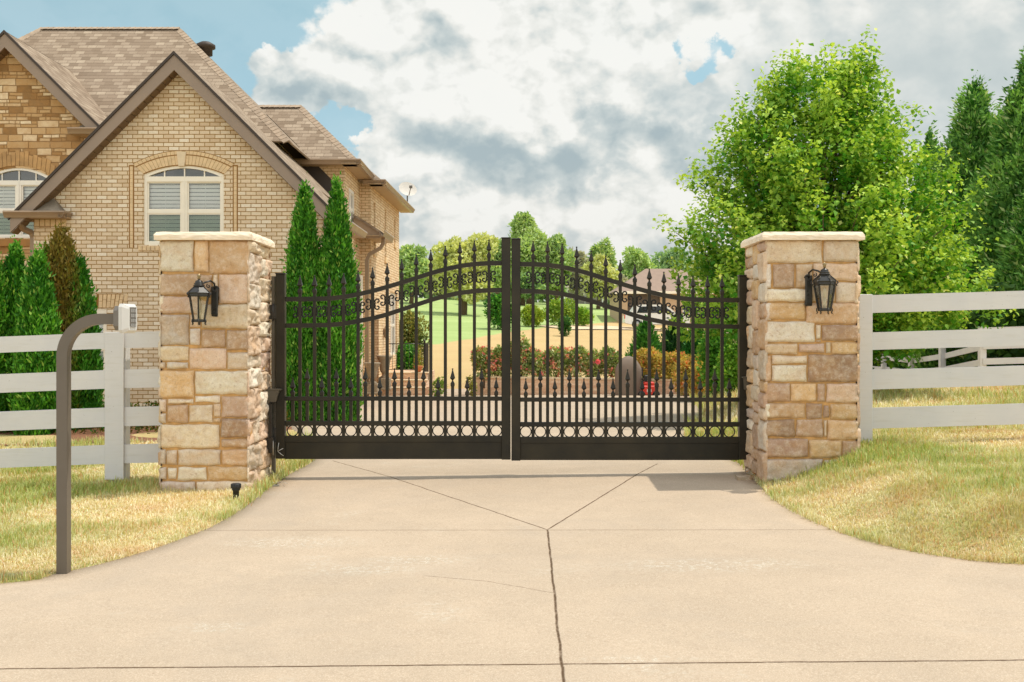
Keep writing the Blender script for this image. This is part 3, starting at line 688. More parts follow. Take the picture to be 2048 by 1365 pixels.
def pillar(x0, x1, zb, stones, ox, oy, inner_right, label, seed):
    rng = random.Random(seed); s = F/PZ1
    root = empty('stone_pillar', (0, 0, 0)); tag(root, label, 'pillar', 'stone pillars either side of the driveway gate')
    ztop = Z_(481, PZ1)
    MB().box(x0+.012, x1-.012, PZ1+.012, PZ2-.012, zb, ztop).build('mortar_core', M_MORTAR, root)
    acc = {'V': [], 'C': [], 'q': []}
    for (a, b, c, d, k) in stones:                     # front face, traced
        pxa, pxb = ox+a/2.436, ox+c/2.436; pya, pyb = oy+b/2.436, oy+d/2.436
        X0, X1 = X_(pxa, PZ1), X_(pxb, PZ1); Z1, Z0 = Z_(pya, PZ1), Z_(pyb, PZ1)
        if X0 < x0+0.05: X0 = x0-0.012
        if X1 > x1-0.05: X1 = x1+0.012
        if Z1 > ztop-0.03: Z1 = ztop
        X0 += .004; X1 -= .004; Z0 += .004; Z1 -= .003
        add_stone(acc, Vector((X0, PZ1, Z0)), Vector((1, 0, 0)), Vector((0, 0, 1)), Vector((0, -1, 0)), X1-X0, Z1-Z0, scol(k, rng), rng.uniform(.012, .024), 0.9, rng)
    def side(o, ex, en, W, rough, step):
        ncol = 2 if rough > 1.5 else 3; edges = [0]+[(i+rng.uniform(-.08, .08))/ncol for i in range(1, ncol)]+[1]
        for i in range(ncol):
            z = zb
            while z < ztop-0.02:
                h = min(rng.choice([0.11, 0.15, 0.19, 0.24, 0.29]), ztop-z)
                if ztop-z-h < 0.08: h = ztop-z
                j0, j1 = rng.uniform(-.03, .03), rng.uniform(-.03, .03)
                a, b = edges[i]*W, edges[i+1]*W; a = a-.014 if i == 0 else a+.004+j0*0; b = b+.014 if i == ncol-1 else b-.004
                if rng.random() < .2 and b-a > .3: cuts = [(a, a+(b-a)*.5-.004), (a+(b-a)*.5+.004, b)]
                else: cuts = [(a, b)]
                for a2, b2 in cuts:
                    k = rng.choice('ccwwpptcyg' if rough > 1.5 else 'cwpttoygbb')
                    add_stone(acc, o+ex*a2+Vector((0, 0, z-zb+.004)), ex, Vector((0, 0, 1)), en, b2-a2, h-.008, scol(k, rng), rng.uniform(.010, .028), rough, rng, step)
                z += h
    W = PZ2-PZ1
    rr = (2.0, 0.9) if inner_right else (0.9, 1.1)
    side(Vector((x1, PZ1, zb)), Vector((0, 1, 0)), Vector((1, 0, 0)), W, rr[0], 0.013 if inner_right else 0.02)
    side(Vector((x0, PZ2, zb)), Vector((0, -1, 0)), Vector((-1, 0, 0)), W, rr[1], 0.02 if inner_right else 0.013)
    side(Vector((x1, PZ2, zb)), Vector((-1, 0, 0)), Vector((0, 1, 0)), x1-x0, 1.0, 0.03)
    V = np.array([tuple(v) for v in acc['V']]); q = np.array(acc['q'])
    npmesh('stonework', V, q.ravel(), np.arange(len(q))*4, np.full(len(q), 4), M_STONE, root, np.array(acc['C']), smooth=True)
    # chiselled cap slab
    bm = bmesh.new(); bmesh.ops.create_cube(bm, size=1); bmesh.ops.subdivide_edges(bm, edges=list(bm.edges), cuts=22, use_grid_fill=True)
    cx0, cx1 = x0-.052, x1+.052; cy0, cy1 = PZ1-.06, PZ2+.05; cz0, cz1 = ztop, ztop+.078
    for v in bm.verts:
        p = v.co.copy(); q3 = Vector(((cx0+cx1)/2+p.x*(cx1-cx0), (cy0+cy1)/2+p.y*(cy1-cy0), (cz0+cz1)/2+p.z*(cz1-cz0)))
        side_f = max(abs(p.x), abs(p.y)) > 0.499
        if side_f:
            t = p.z+0.5; inset = 0.020*max(0, t-0.55)/0.45+0.006*mnoise.noise(tuple(q3*9))+0.010*abs(mnoise.noise(tuple(q3*22)))+(0.012 if t > .999 else 0)
            if abs(p.x) > .499: q3.x -= math.copysign(inset+0.006*abs(mnoise.noise((q3.y*14, q3.z*30, 3))), p.x)
            if abs(p.y) > .499: q3.y -= math.copysign(inset+0.006*abs(mnoise.noise((q3.x*14, q3.z*30, 7))), p.y)
        if p.z > .499: q3.z += 0.004*mnoise.noise(tuple(q3*12))-(0.010+0.008*abs(mnoise.noise(tuple(q3*7))) if side_f else 0)
        v.co = q3
    me = bpy.data.meshes.new('cap'); bm.to_mesh(me); bm.free(); me.materials.append(M_CAP)
    c = bpy.data.objects.new('cap', me); COL.objects.link(c); c.parent = root
    return root
LX0, LX1 = X_(321, PZ1), X_(497, PZ1); RX0, RX1 = X_(1533, PZ1), X_(1715, PZ1)
pillar(LX0, LX1, -0.16, LEFT_ST, 300, 450, True, 'square tan stone pillar left of the gate with sunlit rough side and lantern', 4)
pillar(RX0, RX1, -0.22, RIGHT_ST, 1450, 430, False, 'square tan stone pillar right of the gate standing in the raised lawn', 9)

# ------------------------------------------------------------------ wall lanterns on the pillars
def lantern(px, pyt, pyb, side, label):
    """side=+1: bracket plate to the right of the lantern"""
    y = PZ1-0.20; zt = Z_(pyt, y); zb = Z_(pyb, y); H = zt-zb; X = X_(px, y)
    root = empty('wall_lantern', (X, PZ1-0.03, zb)); tag(root, label, 'lantern', 'black coach lanterns on the pillars')
    K = H/1.0; c = (0, y-(PZ1-0.03), 0)
    def z(t): return t*H
    n = 6; rot = PI/6+0.22
    R = 0.082*H/0.42*1.0
    top, bot = z(0.545), z(0.105)
    body = MB()
    body.lathe([(R*0.62, z(.05)), (R*0.66, z(.06)), (R*0.66, z(.10)), (R*0.60, z(.105))], c, n, False, rot=rot)
    body.lathe([(R*1.0, top), (R*1.08, top+z(.015)), (R*1.08, top+z(.055)), (R*1.16, top+z(.075)), (R*1.12, top+z(.085))], c, n, False, rot=rot)
    for k in range(n):                                  # six glazing bars, brackets at the corners
        th = 2*PI*k/n+rot; d = Vector((math.cos(th), math.sin(th), 0)); C = Vector(c)
        body.tube([C+d*R*0.62+Vector((0, 0, bot)), C+d*R*1.0+Vector((0, 0, top))], 0.0065, 4, square=True)
        body.tube([C+d*R*1.22+Vector((0, 0, top+z(.085))), C+d*R*1.28+Vector((0, 0, top+z(.05))), C+d*R*1.13+Vector((0, 0, top+z(.02))), C+d*R*1.18+Vector((0, 0, top-z(.015)))], 0.006, 5)
        body.tube([C+d*R*0.72+Vector((0, 0, z(.11))), C+d*R*0.76+Vector((0, 0, z(.06))), C+d*R*0.66+Vector((0, 0, z(.03))), C+d*R*0.74+Vector((0, 0, 0))], 0.006, 5)
    body.build('lantern_frame', M_IRON, root)
    roof = MB().lathe([(R*1.12, z(.63)), (R*0.52, z(.735)), (R*0.50, z(.745))], c, n, False, rot=rot)
    for k in range(n):
        th = 2*PI*k/n+rot; d = Vector((math.cos(th), math.sin(th), 0)); C = Vector(c)
        roof.tube([C+d*R*1.13+Vector((0, 0, z(.635))), C+d*R*0.52+Vector((0, 0, z(.742)))], 0.0045, 5)
    roof.lathe([(R*.5, z(.745)), (R*.56, z(.755)), (R*.56, z(.77)), (R*.42, z(.775)), (R*.50, z(.79)), (R*.50, z(.805)), (R*.36, z(.81)), (R*.40, z(.825)), (R*.34, z(.85)), (R*.12, z(.875)), (R*.08, z(.88))], c, 20)
    roof.build('lantern_roof', M_IRON, root)
    MB().lathe([(R*.08, z(.88)), (R*.17, z(.90)), (R*.13, z(.92)), (R*.2, z(.94)), (R*.18, z(.965)), (R*.05, z(.985)), (0.001, z(1.0))], c, 14).build('finial', simple('lantern_brass', S(150, 132, 96), 0.3, metal=0.6), root)
    gl = MB()
    for k in range(n):
        t0, t1 = 2*PI*k/n+rot, 2*PI*(k+1)/n+rot; C = Vector(c)
        q = [C+Vector((math.cos(t)*r, math.sin(t)*r, zz)) for t, r, zz in ((t0, R*.6, bot), (t1, R*.6, bot), (t1, R*.97, top), (t0, R*.97, top))]
        gl.poly(q)
    gl.build('lantern_glass', M_LANTERN, root)
    MB().tube([(0, c[1], z(.10)), (0, c[1], z(.30))], 0.016, 10).tube([(0, c[1], z(.30)), (0, c[1], z(.46)), (0, c[1], z(.50))], [0.013, .013, .004], 10).build('candle', M_CANDLE, root)
    br = MB(); px_ = side*(R*1.02)
    br.bbox(px_-.032, px_+.032, -0.0, 0.035, z(.16), z(.76), .006)
    br.bbox(px_-.028, px_+.028, -0.012, 0.0, z(.20), z(.72), .005)
    arm = [Vector((px_, 0, z(.70)))+Vector((side*a, -b, e)) for a, b, e in ((0, 0, 0), (.012, .04, .05), (-.01, .09, .075), (-.05, .13, .06), (-.085, .15, .03), (-.11, .165, .05))]
    br.tube(arm, 0.009, 7)
    sc = [Vector((px_+side*.02, -0.03, z(.70)))+Vector((side*0.035*math.cos(t)*(1-t/9), -.02, 0.035*math.sin(t)*(1-t/9))) for t in np.linspace(0, 7, 22)]
    br.tube(sc, 0.006, 6)
    sc = [Vector((px_, -0.05, z(.76)))+Vector((side*(-.03)+side*0.028*math.cos(t)*(1-t/9), -.03, 0.028*math.sin(t)*(1-t/9))) for t in np.linspace(2, 9, 22)]
    br.tube(sc, 0.005, 6)
    br.build('wall_bracket', M_IRON, root)
lantern(398, 547, 650, 1, 'black six sided lantern mounted on the front of the left pillar')
lantern(1649, 524, 628, -1, 'black six sided lantern mounted on the front of the right pillar')

# ------------------------------------------------------------------ the double gate
GY = 10.80; gs = F/GY
def rail_y(px, lower=False):
    """centre line (photo row) of the swept rails; px measured from the hinge side of the left leaf"""
    xs = [570, 600, 628, 657, 686, 716, 745, 774, 804, 833, 862, 892, 921, 950, 980, 1003]
    y1 = [598.8, 598.6, 598.4, 597.5, 594.8, 589.3, 582.6, 574.5, 565.6, 556.4, 547.0, 538.6, 532.4, 528.6, 527.0, 526.8]
    y2 = [651.8, 651.6, 651.2, 650.4, 648.0, 642.8, 637.2, 629.6, 619.6, 610.0, 600.4, 592.0, 586.2, 582.6, 581.0, 580.8]
    return np.interp(px, xs, y2 if lower else y1)
def spear(mb, x, z, h=0.145, w=0.0265):
    """cast spear: collar, pinched neck, four sided blade, ball tip; z = top of the bar"""
    c = (x, 0, z)
    mb.lathe([(.0265, -.035), (.0285, -.028), (.0285, -.004), (.0215, .004), (.011, .016), (.010, .020)], c, 4, False, rot=PI/4)
    mb.lathe([(.009, .020), (.013, .030), (w*1.35, .046), (w*1.1, .062), (.0075, h-.020), (.006, h-.012)], c, 4, False, rot=PI/4)
    mb.lathe([(.004, h-.016), (.0085, h-.010), (.0085, h-.004), (.003, h)], c, 8)
def cscroll(cx, cz, sx):
    """one half of the scrollwork: an E shaped pair of curls opening away from the picket (sx = +-1)"""
    pts = []
    R1 = 0.0265
    for s in (1, -1):
        seg = []
        for t in np.linspace(0, 1, 17):
            a = (PI*1.08-t*PI*1.0) if False else None
        # spiral curl: centre at (0.030, 0.032)
        for t in np.linspace(0, 1, 20):
            ang = math.radians(-150-(-150+0)*0)+0
            th = math.radians(215-t*335); r = R1*(1-0.62*t)
            seg.append((cx+sx*(0.031+r*math.cos(th)), 0, cz+s*(0.031+r*math.sin(th))))
        pts.append(seg)
    top, bot = pts
    return bot[::-1]+[(cx+sx*0.004, 0, cz)]+top
def gate_leaf(mirror, label):
    """built for the left leaf; mirror=True gives the right leaf, hung on the other pillar"""
    def wx(px): return (X_(px, GY) if not mirror else -X_(px, GY)+2*X_(1022, GY))
    y_off = 2.0 if mirror else 0.0
    def wz(py): return Z_(py+y_off, GY)
    root = empty('driveway_gate', (wx(562), GY, wz(918))); tag(root, label, 'gate', 'two leaves of the black driveway gate')
    ox, oz = wx(562), wz(918)
    def lx(px): return wx(px)-ox
    def lz(py): return wz(py)-oz
    def bar(name, xa, xb, ya, yb, d=0.019, dy=0.0, ch=0.003):
        a, b = sorted((lx(xa), lx(xb))); m = MB().bbox(a, b, -d+dy, d+dy, lz(yb), lz(ya), ch); return m.build(name, M_GATE, root)
    hx = 571 if not mirror else 567
    bar('hinge_stile', 553 if not mirror else 548, hx, 549 if not mirror else 551, 917, 0.045, ch=.005)
    bar('meeting_stile', 1003, 1021.2, 478, 919, 0.042, ch=.005)
    bar('kick_panel', hx-1.2, 1004.5, 884, 918.5, 0.012)
    bar('bottom_rail', hx-1.2, 1004.5, 872, 884.4, 0.024)
    bar('ring_rail', hx-1.2, 1004.5, 842.5, 851.6, 0.0215)
    bar('mid_rail', hx-1.2, 1004.5, 793.5, 801.8, 0.0215)
    for nm, low in (('top_rail', False), ('lower_arch_rail', True)):
        pxs = np.linspace(hx, 1003, 44); mb = MB(); V = []; t = 0.0225
        for px in pxs:
            x = lx(px); z = lz(rail_y(px, low)); V += [(x, -t, z-t), (x, t, z-t), (x, t, z+t), (x, -t, z+t)]
        fs = [(4*i+k, 4*i+(k+1) % 4, 4*(i+1)+(k+1) % 4, 4*(i+1)+k) for i in range(len(pxs)-1) for k in range(4)]+[(3, 2, 1, 0), tuple(4*(len(pxs)-1)+k for k in range(4))]
        if mirror: fs = [f[::-1] for f in fs]
        mb.add(V, fs).build(nm, M_GATE, root)
    P0 = 600.0; D = 29.07
    for i in range(14):                                  # tall pickets, through both arched rails
        px = P0+D*i; x = lx(px); ztip = lz(rail_y(px)-47.5); zb = lz(873)
        zt = ztip-0.145
        pk = MB().bbox(x-.0155, x+.0155, -.0155, .0155, zb, zt, .002).build('picket', M_GATE, root)
        f = MB(); spear(f, x, zt); f.build('spear_finial', M_GATE, pk)
        zc = (lz(rail_y(px))+lz(rail_y(px, True)))/2+0.004
        for sx in (-1, 1):
            sc = MB().tube(cscroll(x+sx*.0165, zc, sx), 0.0080, 6); sc.build('scroll', M_SCROLL, root)
    for i in range(15):                                  # short pickets and the row of rings
        px = P0-D/2+D*i; x = lx(px); tall = (i % 2 == 1)
        zt = lz(737 if tall else 755)-0.145; zt2 = zt
        pk = MB().bbox(x-.0155, x+.0155, -.0150, .0150, lz(843.2), zt2, .002).build('short_picket', M_GATE, root)
        f = MB(); spear(f, x, zt2); f.build('spear_finial', M_GATE, pk)
        r = 0.0535; zc = lz(861.8)
        ring = [(x+r*math.cos(a), 0, zc+r*math.sin(a)) for a in np.linspace(0, 2*PI, 33)]
        MB().tube(ring, 0.006, 6, cap=False).build('ring', M_SCROLL, root)
    for yy in (549 if not mirror else 551,):
        a, b = sorted((lx(552.5 if not mirror else 547.5), lx(hx+.6))); MB().bbox(a-.002, b+.002, -.048, .048, lz(yy), lz(yy)+.012, .003).build('post_cap', M_IRON, root)
    a, b = sorted((lx(1002.5), lx(1021.3))); MB().bbox(a, b, -.045, .045, lz(478), lz(478)+.012, .003).build('post_cap', M_IRON, root)
    # operator bracket welded to the hinge stile, bottom panel screws
    sgn = -1 if mirror else 1
    return root
gate_leaf(False, 'left leaf of the black spear topped gate, hinged on the left pillar')
gate_leaf(True, 'right leaf of the black spear topped gate, hinged on the right pillar')

def gate_post(px0, px1, sgn, label, brk, arm):
    """slim wall post that carries the hinges and the opener arm. sgn=+1: leaf lies to the right"""
    y = GY; root = empty('hinge_post', (X_((px0+px1)/2, y), y, -0.05)); tag(root, label, 'gate post', 'slim hinge posts beside the pillars')
    ox = X_((px0+px1)/2, y); L = lambda px: X_(px, y)-ox; Zr = lambda py: Z_(py, y)+0.05
    w = (px1-px0)/gs/2
    MB().bbox(-w, w, -.03, .03, 0, Zr(553), .004).build('post_tube', M_BRACKET, root)
    for py in (625, 870):
        h = MB(); a, b = sorted((L(px0-(2 if sgn > 0 else 0)), L(px1+2*sgn if sgn > 0 else px1+2))); h.bbox(a-.006, b+.006, -.05, -.031, Zr(py+14), Zr(py-14), .003)
        h.tube([((a+b)/2, -.045, Zr(py+17)), ((a+b)/2, -.045, Zr(py-17))], .012, 10); h.build('hinge', M_IRON, root)
    b0, b1, yt, yb = brk
    m = MB(); x0, x1 = L(b0), L(b1)
    m.bbox(min(x0, x1), max(x0, x1), -.11, -.035, Zr(yt+3), Zr(yt), .003)
    xo = x0 if sgn > 0 else x1
    poly = [(x0+.005, Zr(yt+3)), (x1-.02*1, Zr(yt+3)), (x1-.055 if sgn > 0 else x1, Zr(yb)), (x0+.02, Zr(yb))] if sgn > 0 else [(x0+.01, Zr(yt+3)), (x1-.005, Zr(yt+3)), (x1-.02, Zr(yb)), (x0+.02, Zr(yb))]
    m.prism(poly, 'y', -.105, -.06); m.build('opener_bracket', M_BRACKET, root)
    ax0, ax1 = sorted((L(arm[0]), L(arm[1])))
    a = MB().bbox(ax0, ax1, -.10, -.045, Zr(arm[3]), Zr(arm[2]), .006); a.bbox(ax0-.012, ax1+.012, -.11, -.04, Zr(arm[3]-8), Zr(arm[3]-32), .005)
    a.tube([((ax0+ax1)/2, -.075, Zr(arm[2]+10)), ((ax0+ax1)/2, -.075, Zr(arm[2]-14))], .010, 8)
    a.build('opener_arm', M_IRON, root)
    MB().tube([(ax1+.012 if sgn > 0 else ax0-.006, -.115, Zr(880)), (ax1+.012 if sgn > 0 else ax0-.006, -.115, Zr(908))], .006, 8).build('chrome_pin', M_STEEL, root)
gate_post(544, 551, 1, 'slim grey post with opener bracket between left pillar and gate', (535, 567, 777, 803), (541, 549, 806, 905))
gate_post(1498.5, 1504, -1, 'slim dark post with grey opener bracket between gate and right pillar', (1481, 1500, 753, 779), (1498, 1505, 862, 905))
t = MB()
c0 = P(555.5, 903, GY-.07)
for dx, dz in ((.012, .085), (.055, .03), (.058, -.045)): t.tube([c0, c0+Vector((dx*.5, -.012, dz*.5)), c0+Vector((dx, -.004, dz))], 0.0022, 4)
tag(t.build('zip_tie', M_WHITE), 'white cable tie tails on the lower left corner of the gate', 'cable tie')

# ------------------------------------------------------------------ white board fences
def board_fence(name, label, posts, rails, Yf, depth=.04):
    """posts: (x, zbottom, ztop, widths); rails: (x0, x1, [(z_bot0, z_top0, z_bot1, z_top1)])"""
    root = empty(name, (posts[0][0], Yf, posts[0][1])); tag(root, label, 'fence')
    o = Vector(root.location)
    for (x, zb, zt, w) in posts:
        p = MB().bbox(x-w*.36-o.x, x+w*.485-o.x, .022, .15, zb-.10-o.z, zt-.015-o.z, .004).build('post', M_FENCE, root)
        MB().bbox(x-w/2-o.x, x+w/2-o.x, -.045, -.021, zb+.045-o.z, zt-o.z, .003).build('face_board', M_FENCE, p)
    for (x0, x1, zs) in rails:
        for (b0, t0, b1, t1) in zs:
            m = MB(); V = []
            for yy in (-.020, .020):
                V += [(x0-o.x, yy, b0-o.z), (x1-o.x, yy, b1-o.z), (x1-o.x, yy, t1-o.z), (x0-o.x, yy, t0-o.z)]
            m.add(V, [(0, 1, 2, 3), (7, 6, 5, 4), (0, 4, 5, 1), (1, 5, 6, 2), (2, 6, 7, 3), (3, 7, 4, 0)]).build('rail', M_FENCE, root)
    return root
FY = 10.6; fs_ = F/FY
def zf(py): return Z_(py, FY)
xl = X_(231.5, FY)
tops = [(665, 697), (740, 777), (815, 853), (890, 927)]
lr = [(X_(-276, FY), xl, [(zf(b+19.5), zf(t+19.5), zf(b), zf(t)) for t, b in tops]), (xl, LX0+.03, [(zf(b), zf(t), zf(b-3), zf(t-3)) for t, b in tops]),
      (X_(-760, FY), X_(-276, FY), [(zf(b+50), zf(t+50), zf(b+19.5), zf(t+19.5)) for t, b in tops])]
board_fence('board_fence', 'white four rail fence meeting the left stone pillar', [(xl, Z_(968, FY), zf(664.5), .185), (X_(-276, FY), Z_(1000, FY), zf(684), .185)], lr, FY)
tops = [(591.5, 627), (666, 701), (741, 780), (817, 858)]
xr = X_(1729, FY)
rr_ = [(xr-.05, X_(2200, FY), [(zf(b), zf(t), zf(b-14), zf(t-14)) for t, b in tops]), (X_(2200, FY), X_(2680, FY), [(zf(b-14), zf(t-14), zf(b-22), zf(t-22)) for t, b in tops])]
board_fence('board_fence', 'white four rail fence running right from the right stone pillar', [(xr, Z_(900, FY), zf(589.5), .13), (X_(2200, FY), Z_(885, FY), zf(576), .185), (X_(2680, FY), Z_(880, FY), zf(568), .185)], rr_, FY)
# the far fence is set on a diagonal: build each bay between its posts
def far_fence():
    pts = [(9.2, 38.0), (10.6, 35.4), (11.45, 33.0), (11.25, 30.0), (11.0, 27.0), (10.75, 24.3), (12.6, 22.9), (14.8, 22.4), (17.2, 22.2)]
    pts = [(X_(p, y), y) for p, y in ((1560, 38.5), (1665, 37.5), (1768, 34.0), (1823, 31.0), (1885, 28.0), (1965, 24.3), (2085, 24.0), (2215, 23.8), (2380, 23.8))]
    root = empty('back_fence', (pts[0][0], pts[0][1], 0)); tag(root, 'white fence across the back of the right lawn, seen between nearer rails', 'fence')
    o = Vector(root.location); zs = [float(zground(np.array([x]), np.array([y]))[0]) for x, y in pts]
    for (x, y), z in zip(pts, zs):
        MB().bbox(x-.07-o.x, x+.07-o.x, y-.05-o.y, y+.09-o.y, z-.1, z+1.35, .004).build('post', M_FENCE, root)
    for i in range(len(pts)-1):
        a = Vector((*pts[i], zs[i]))-o; b = Vector((*pts[i+1], zs[i+1]))-o; d = (b-a); nrm = Vector((-d.y, d.x, 0)).normalized()*.018
        if nrm.y > 0: nrm = -nrm
        off = nrm*4.2
        for k in range(4):
            z0 = 1.33-.14-k*.345; V = []
            for s in (0, 2):
                for p, h in ((a, z0), (b, z0), (b, z0+.14), (a, z0+.14)): V.append(p+off-nrm*s*.8+Vector((0, 0, h)))
            MB().add(V, [(0, 1, 2, 3), (7, 6, 5, 4), (0, 4, 5, 1), (1, 5, 6, 2), (2, 6, 7, 3), (3, 7, 4, 0)]).build('rail', M_FENCE, root)
far_fence()

# ------------------------------------------------------------------ keypad on its gooseneck post
def keypad():
    Y = 6.86; x0 = X_(127.5, Y); g = float(zground(np.array([x0]), np.array([Y]))[0])
    root = empty('gooseneck_post', (x0, Y, g)); tag(root, 'bronze gooseneck post at the left edge of the driveway', 'keypad post')
    zt = Z_(638.5, Y)-g; R = 0.24; xe = X_(244, Y)-x0
    pts = [(0, 0, -.08), (0, 0, zt-R)]+[(R-R*math.cos(a), 0, zt-R+R*math.sin(a)) for a in np.linspace(0.08, PI/2, 16)]+[(xe, 0, zt)]
    MB().tube(pts, 0.0335, 4, square=True).build('bent_tube', M_POST, root)
    # head: back shell and white weather housing, turned partly toward the lane
    h = empty('keypad_unit', (x0+xe, Y, g+zt)); tag(h, 'grey and white keypad mounted on the end of the gooseneck arm', 'keypad')
    h.rotation_euler = (0, 0, math.radians(-14))
    a0, a1 = Z_(665, Y)-(g+zt), Z_(611, Y)-(g+zt)
    w = 0.075
    MB().prism([(-w*.7, a0+.012), (w*.7, a0+.012), (w, a0+.04), (w, a1-.035), (w*.75, a1-.006), (-w*.75, a1-.006), (-w, a1-.035), (-w, a0+.04)], 'x', -.012, .026).build('back_shell', M_KEYGREY, h)
    hs = MB(); z0, z1 = a0-.006, a1+.008
    o1 = [(-w*1.02, z0+.02), (-w*.85, z0), (w*.85, z0), (w*1.02, z0+.02), (w*1.02, z1-.02), (w*.85, z1), (-w*.85, z1), (-w*1.02, z1-.02)]
    i1 = [(p[0]*.62, (p[1]-(z0+z1)/2)*.80+(z0+z1)/2) for p in o1]
    V = [(.026, a, b) for a, b in o1]+[(.050, a, b) for a, b in o1]+[(.078, a, b) for a, b in i1]
    fs = [(i, (i+1) % 8, 8+(i+1) % 8, 8+i) for i in range(8)]+[(8+i, 8+(i+1) % 8, 16+(i+1) % 8, 16+i) for i in range(8)]+[tuple(range(16, 24)), tuple(range(7, -1, -1))]
    hs.add(V, fs).build('housing', M_KEYWHITE, h)
    pad = MB().bbox(.0785, .081, -.033, .033, z0+.045, z1-.022, .001).build('button_panel', M_KEYGREY, h)
    b = MB()
    for r in range(4):
        for c in range(3): b.bbox(.081, .085, -.027+c*.0195, -.0125+c*.0195, z1-.055-r*.031, z1-.032-r*.031, .001)
    b.build('button', M_KEYBTN, pad)
keypad()

# ------------------------------------------------------------------ small things at the pillar feet
def small_bits():
    Y = 9.55; x = X_(472, Y); g = float(zground(np.array([x]), np.array([Y]))[0])
    r = empty('ground_spotlight', (x, Y, g)); tag(r, 'small black ground spotlight in the grass before the left pillar', 'spotlight')
    MB().lathe([(.026, -.03), (.028, .07), (.036, .075), (.036, .09)], sides=16).build('lamp_body', M_BLACK, r)
    m = MB().lathe([(.041, .09), (.043, .095), (.041, .13), (.03, .136)], sides=16)
    for k in range(12):
        a = 2*PI*k/12; m.box(.041*math.cos(a)-.004, .041*math.cos(a)+.004, .041*math.sin(a)-.004, .041*math.sin(a)+.004, .095, .13)
    m.build('ribbed_cap', M_BLACK, r)
    Y = 10.25; x = X_(552, Y); g = float(zground(np.array([x]), np.array([Y]))[0])
    r = empty('wire_clamp', (x, Y, g)); tag(r, 'little metal clamp with loose wires at the foot of the gate by left pillar', 'clamp')
    MB().bbox(-.03, .03, -.02, .02, -.01, .045, .004).build('clamp_body', M_STEEL, r)
    w = MB()
    for a, b in ((.09, .01), (.04, -.03), (-.05, .0), (.12, .04)): w.tube([(0, 0, .045), (a*.5, -.02, .075), (a, -.03, .02+b)], .0022, 4)
    w.build('loose_wire', M_STEEL, r)
    # broken stone at the right pillar
    Y = 10.35; x = X_(1487, Y); g = float(zground(np.array([x]), np.array([Y]))[0])
    bm = bmesh.new(); bmesh.ops.create_icosphere(bm, subdivisions=3, radius=1)
    for v in bm.verts:
        p = v.co.copy(); k = 1+0.35*mnoise.noise(tuple(p*1.3+Vector((3, 1, 0))))
        q = Vector([math.copysign(min(abs(c), .62), c) for c in p*k]); v.co = Vector((q.x*.115, q.y*.10, q.z*.10+.035))
    me = bpy.data.meshes.new('loose_stone'); bm.to_mesh(me); bm.free(); me.materials.append(M_STONE)
    ca = me.color_attributes.new(name='Col', type='FLOAT_COLOR', domain='POINT'); ca.data.foreach_set('color', np.tile(np.array([.42, .34, .24, 1], dtype=np.float32), len(me.vertices)))
    o = bpy.data.objects.new('loose_stone', me); COL.objects.link(o); o.location = (x, Y, g); tag(o, 'loose squared stone lying at the gate side foot of the right pillar', 'stone')
    rng = random.Random(2); m = MB()
    for k in range(70):
        xx = rng.uniform(2.02, 2.36); yy = rng.uniform(10.3, 10.75); z = float(zground(np.array([xx]), np.array([yy]))[0])+.035+rng.uniform(0, .015); a = rng.uniform(0, 6.3); L = rng.uniform(.015, .035)
        d = Vector((math.cos(a), math.sin(a), rng.uniform(-.2, .4)))*L; e = Vector((-math.sin(a), math.cos(a), .2))*L*.4; c = Vector((xx, yy, z))
        m.add([c-d, c+e, c+d, c-e], [(0, 1, 2, 3)])
    tag(m.build('leaf_litter', M_DEBRIS), kind='stuff')
small_bits()

# ------------------------------------------------------------------ the brick house
HOUSE = empty('brick_house', (-6.47, 21.0, 0.0)); tag(HOUSE, 'tan brick house with steep brown shingled gables behind the white fence', 'house')
HO = Vector(HOUSE.location)
def hb(mb, name, m, parent=HOUSE, uv=True):
    mb.v = [tuple(Vector(v)-HO) for v in mb.v]
    if parent is not HOUSE:
        o = mb.build(name, m, None, uv); o.parent = parent; return o
    return mb.build(name, m, parent, uv)
def wall_holes(mb, outline, holes, mapf, depthv, reveal=0.09):
    """wall face with real openings; outline/holes are 2-D, mapf maps (a, b)->3-D, reveal runs along depthv"""
    polys = [[Vector((a, b, 0)) for a, b in outline]]+[[Vector((a, b, 0)) for a, b in h] for h in holes]
    tris = mgeo.tessellate_polygon(polys); flat = [q for p in polys for q in p]
    V = [mapf(q.x, q.y) for q in flat]
    ref = mapf(1, 0)-mapf(0, 0); up = mapf(0, 1)-mapf(0, 0); want = ref.cross(up).dot(depthv) < 0
    fs = []
    for t in tris:
        n = (V[t[1]]-V[t[0]]).cross(V[t[2]]-V[t[0]])
        fs.append(tuple(t) if n.dot(depthv) < 0 else tuple(t[::-1]))
    mb.add(V, fs)
    for h in holes:
        k = len(h); A = [mapf(a, b) for a, b in h]; B = [p+depthv*reveal for p in A]
        mb.add(A+B, [(i, (i+1) % k, k+(i+1) % k, k+i) for i in range(k)])
def arch_pts(xa, xb, zb, zs, zc, n=14):
    pts = [(xa, zb), (xb, zb)]
    for t in np.linspace(1, -1, n): pts.append(((xa+xb)/2+(xb-xa)/2*t, zs+(zc-zs)*(1-t*t)))
    return pts

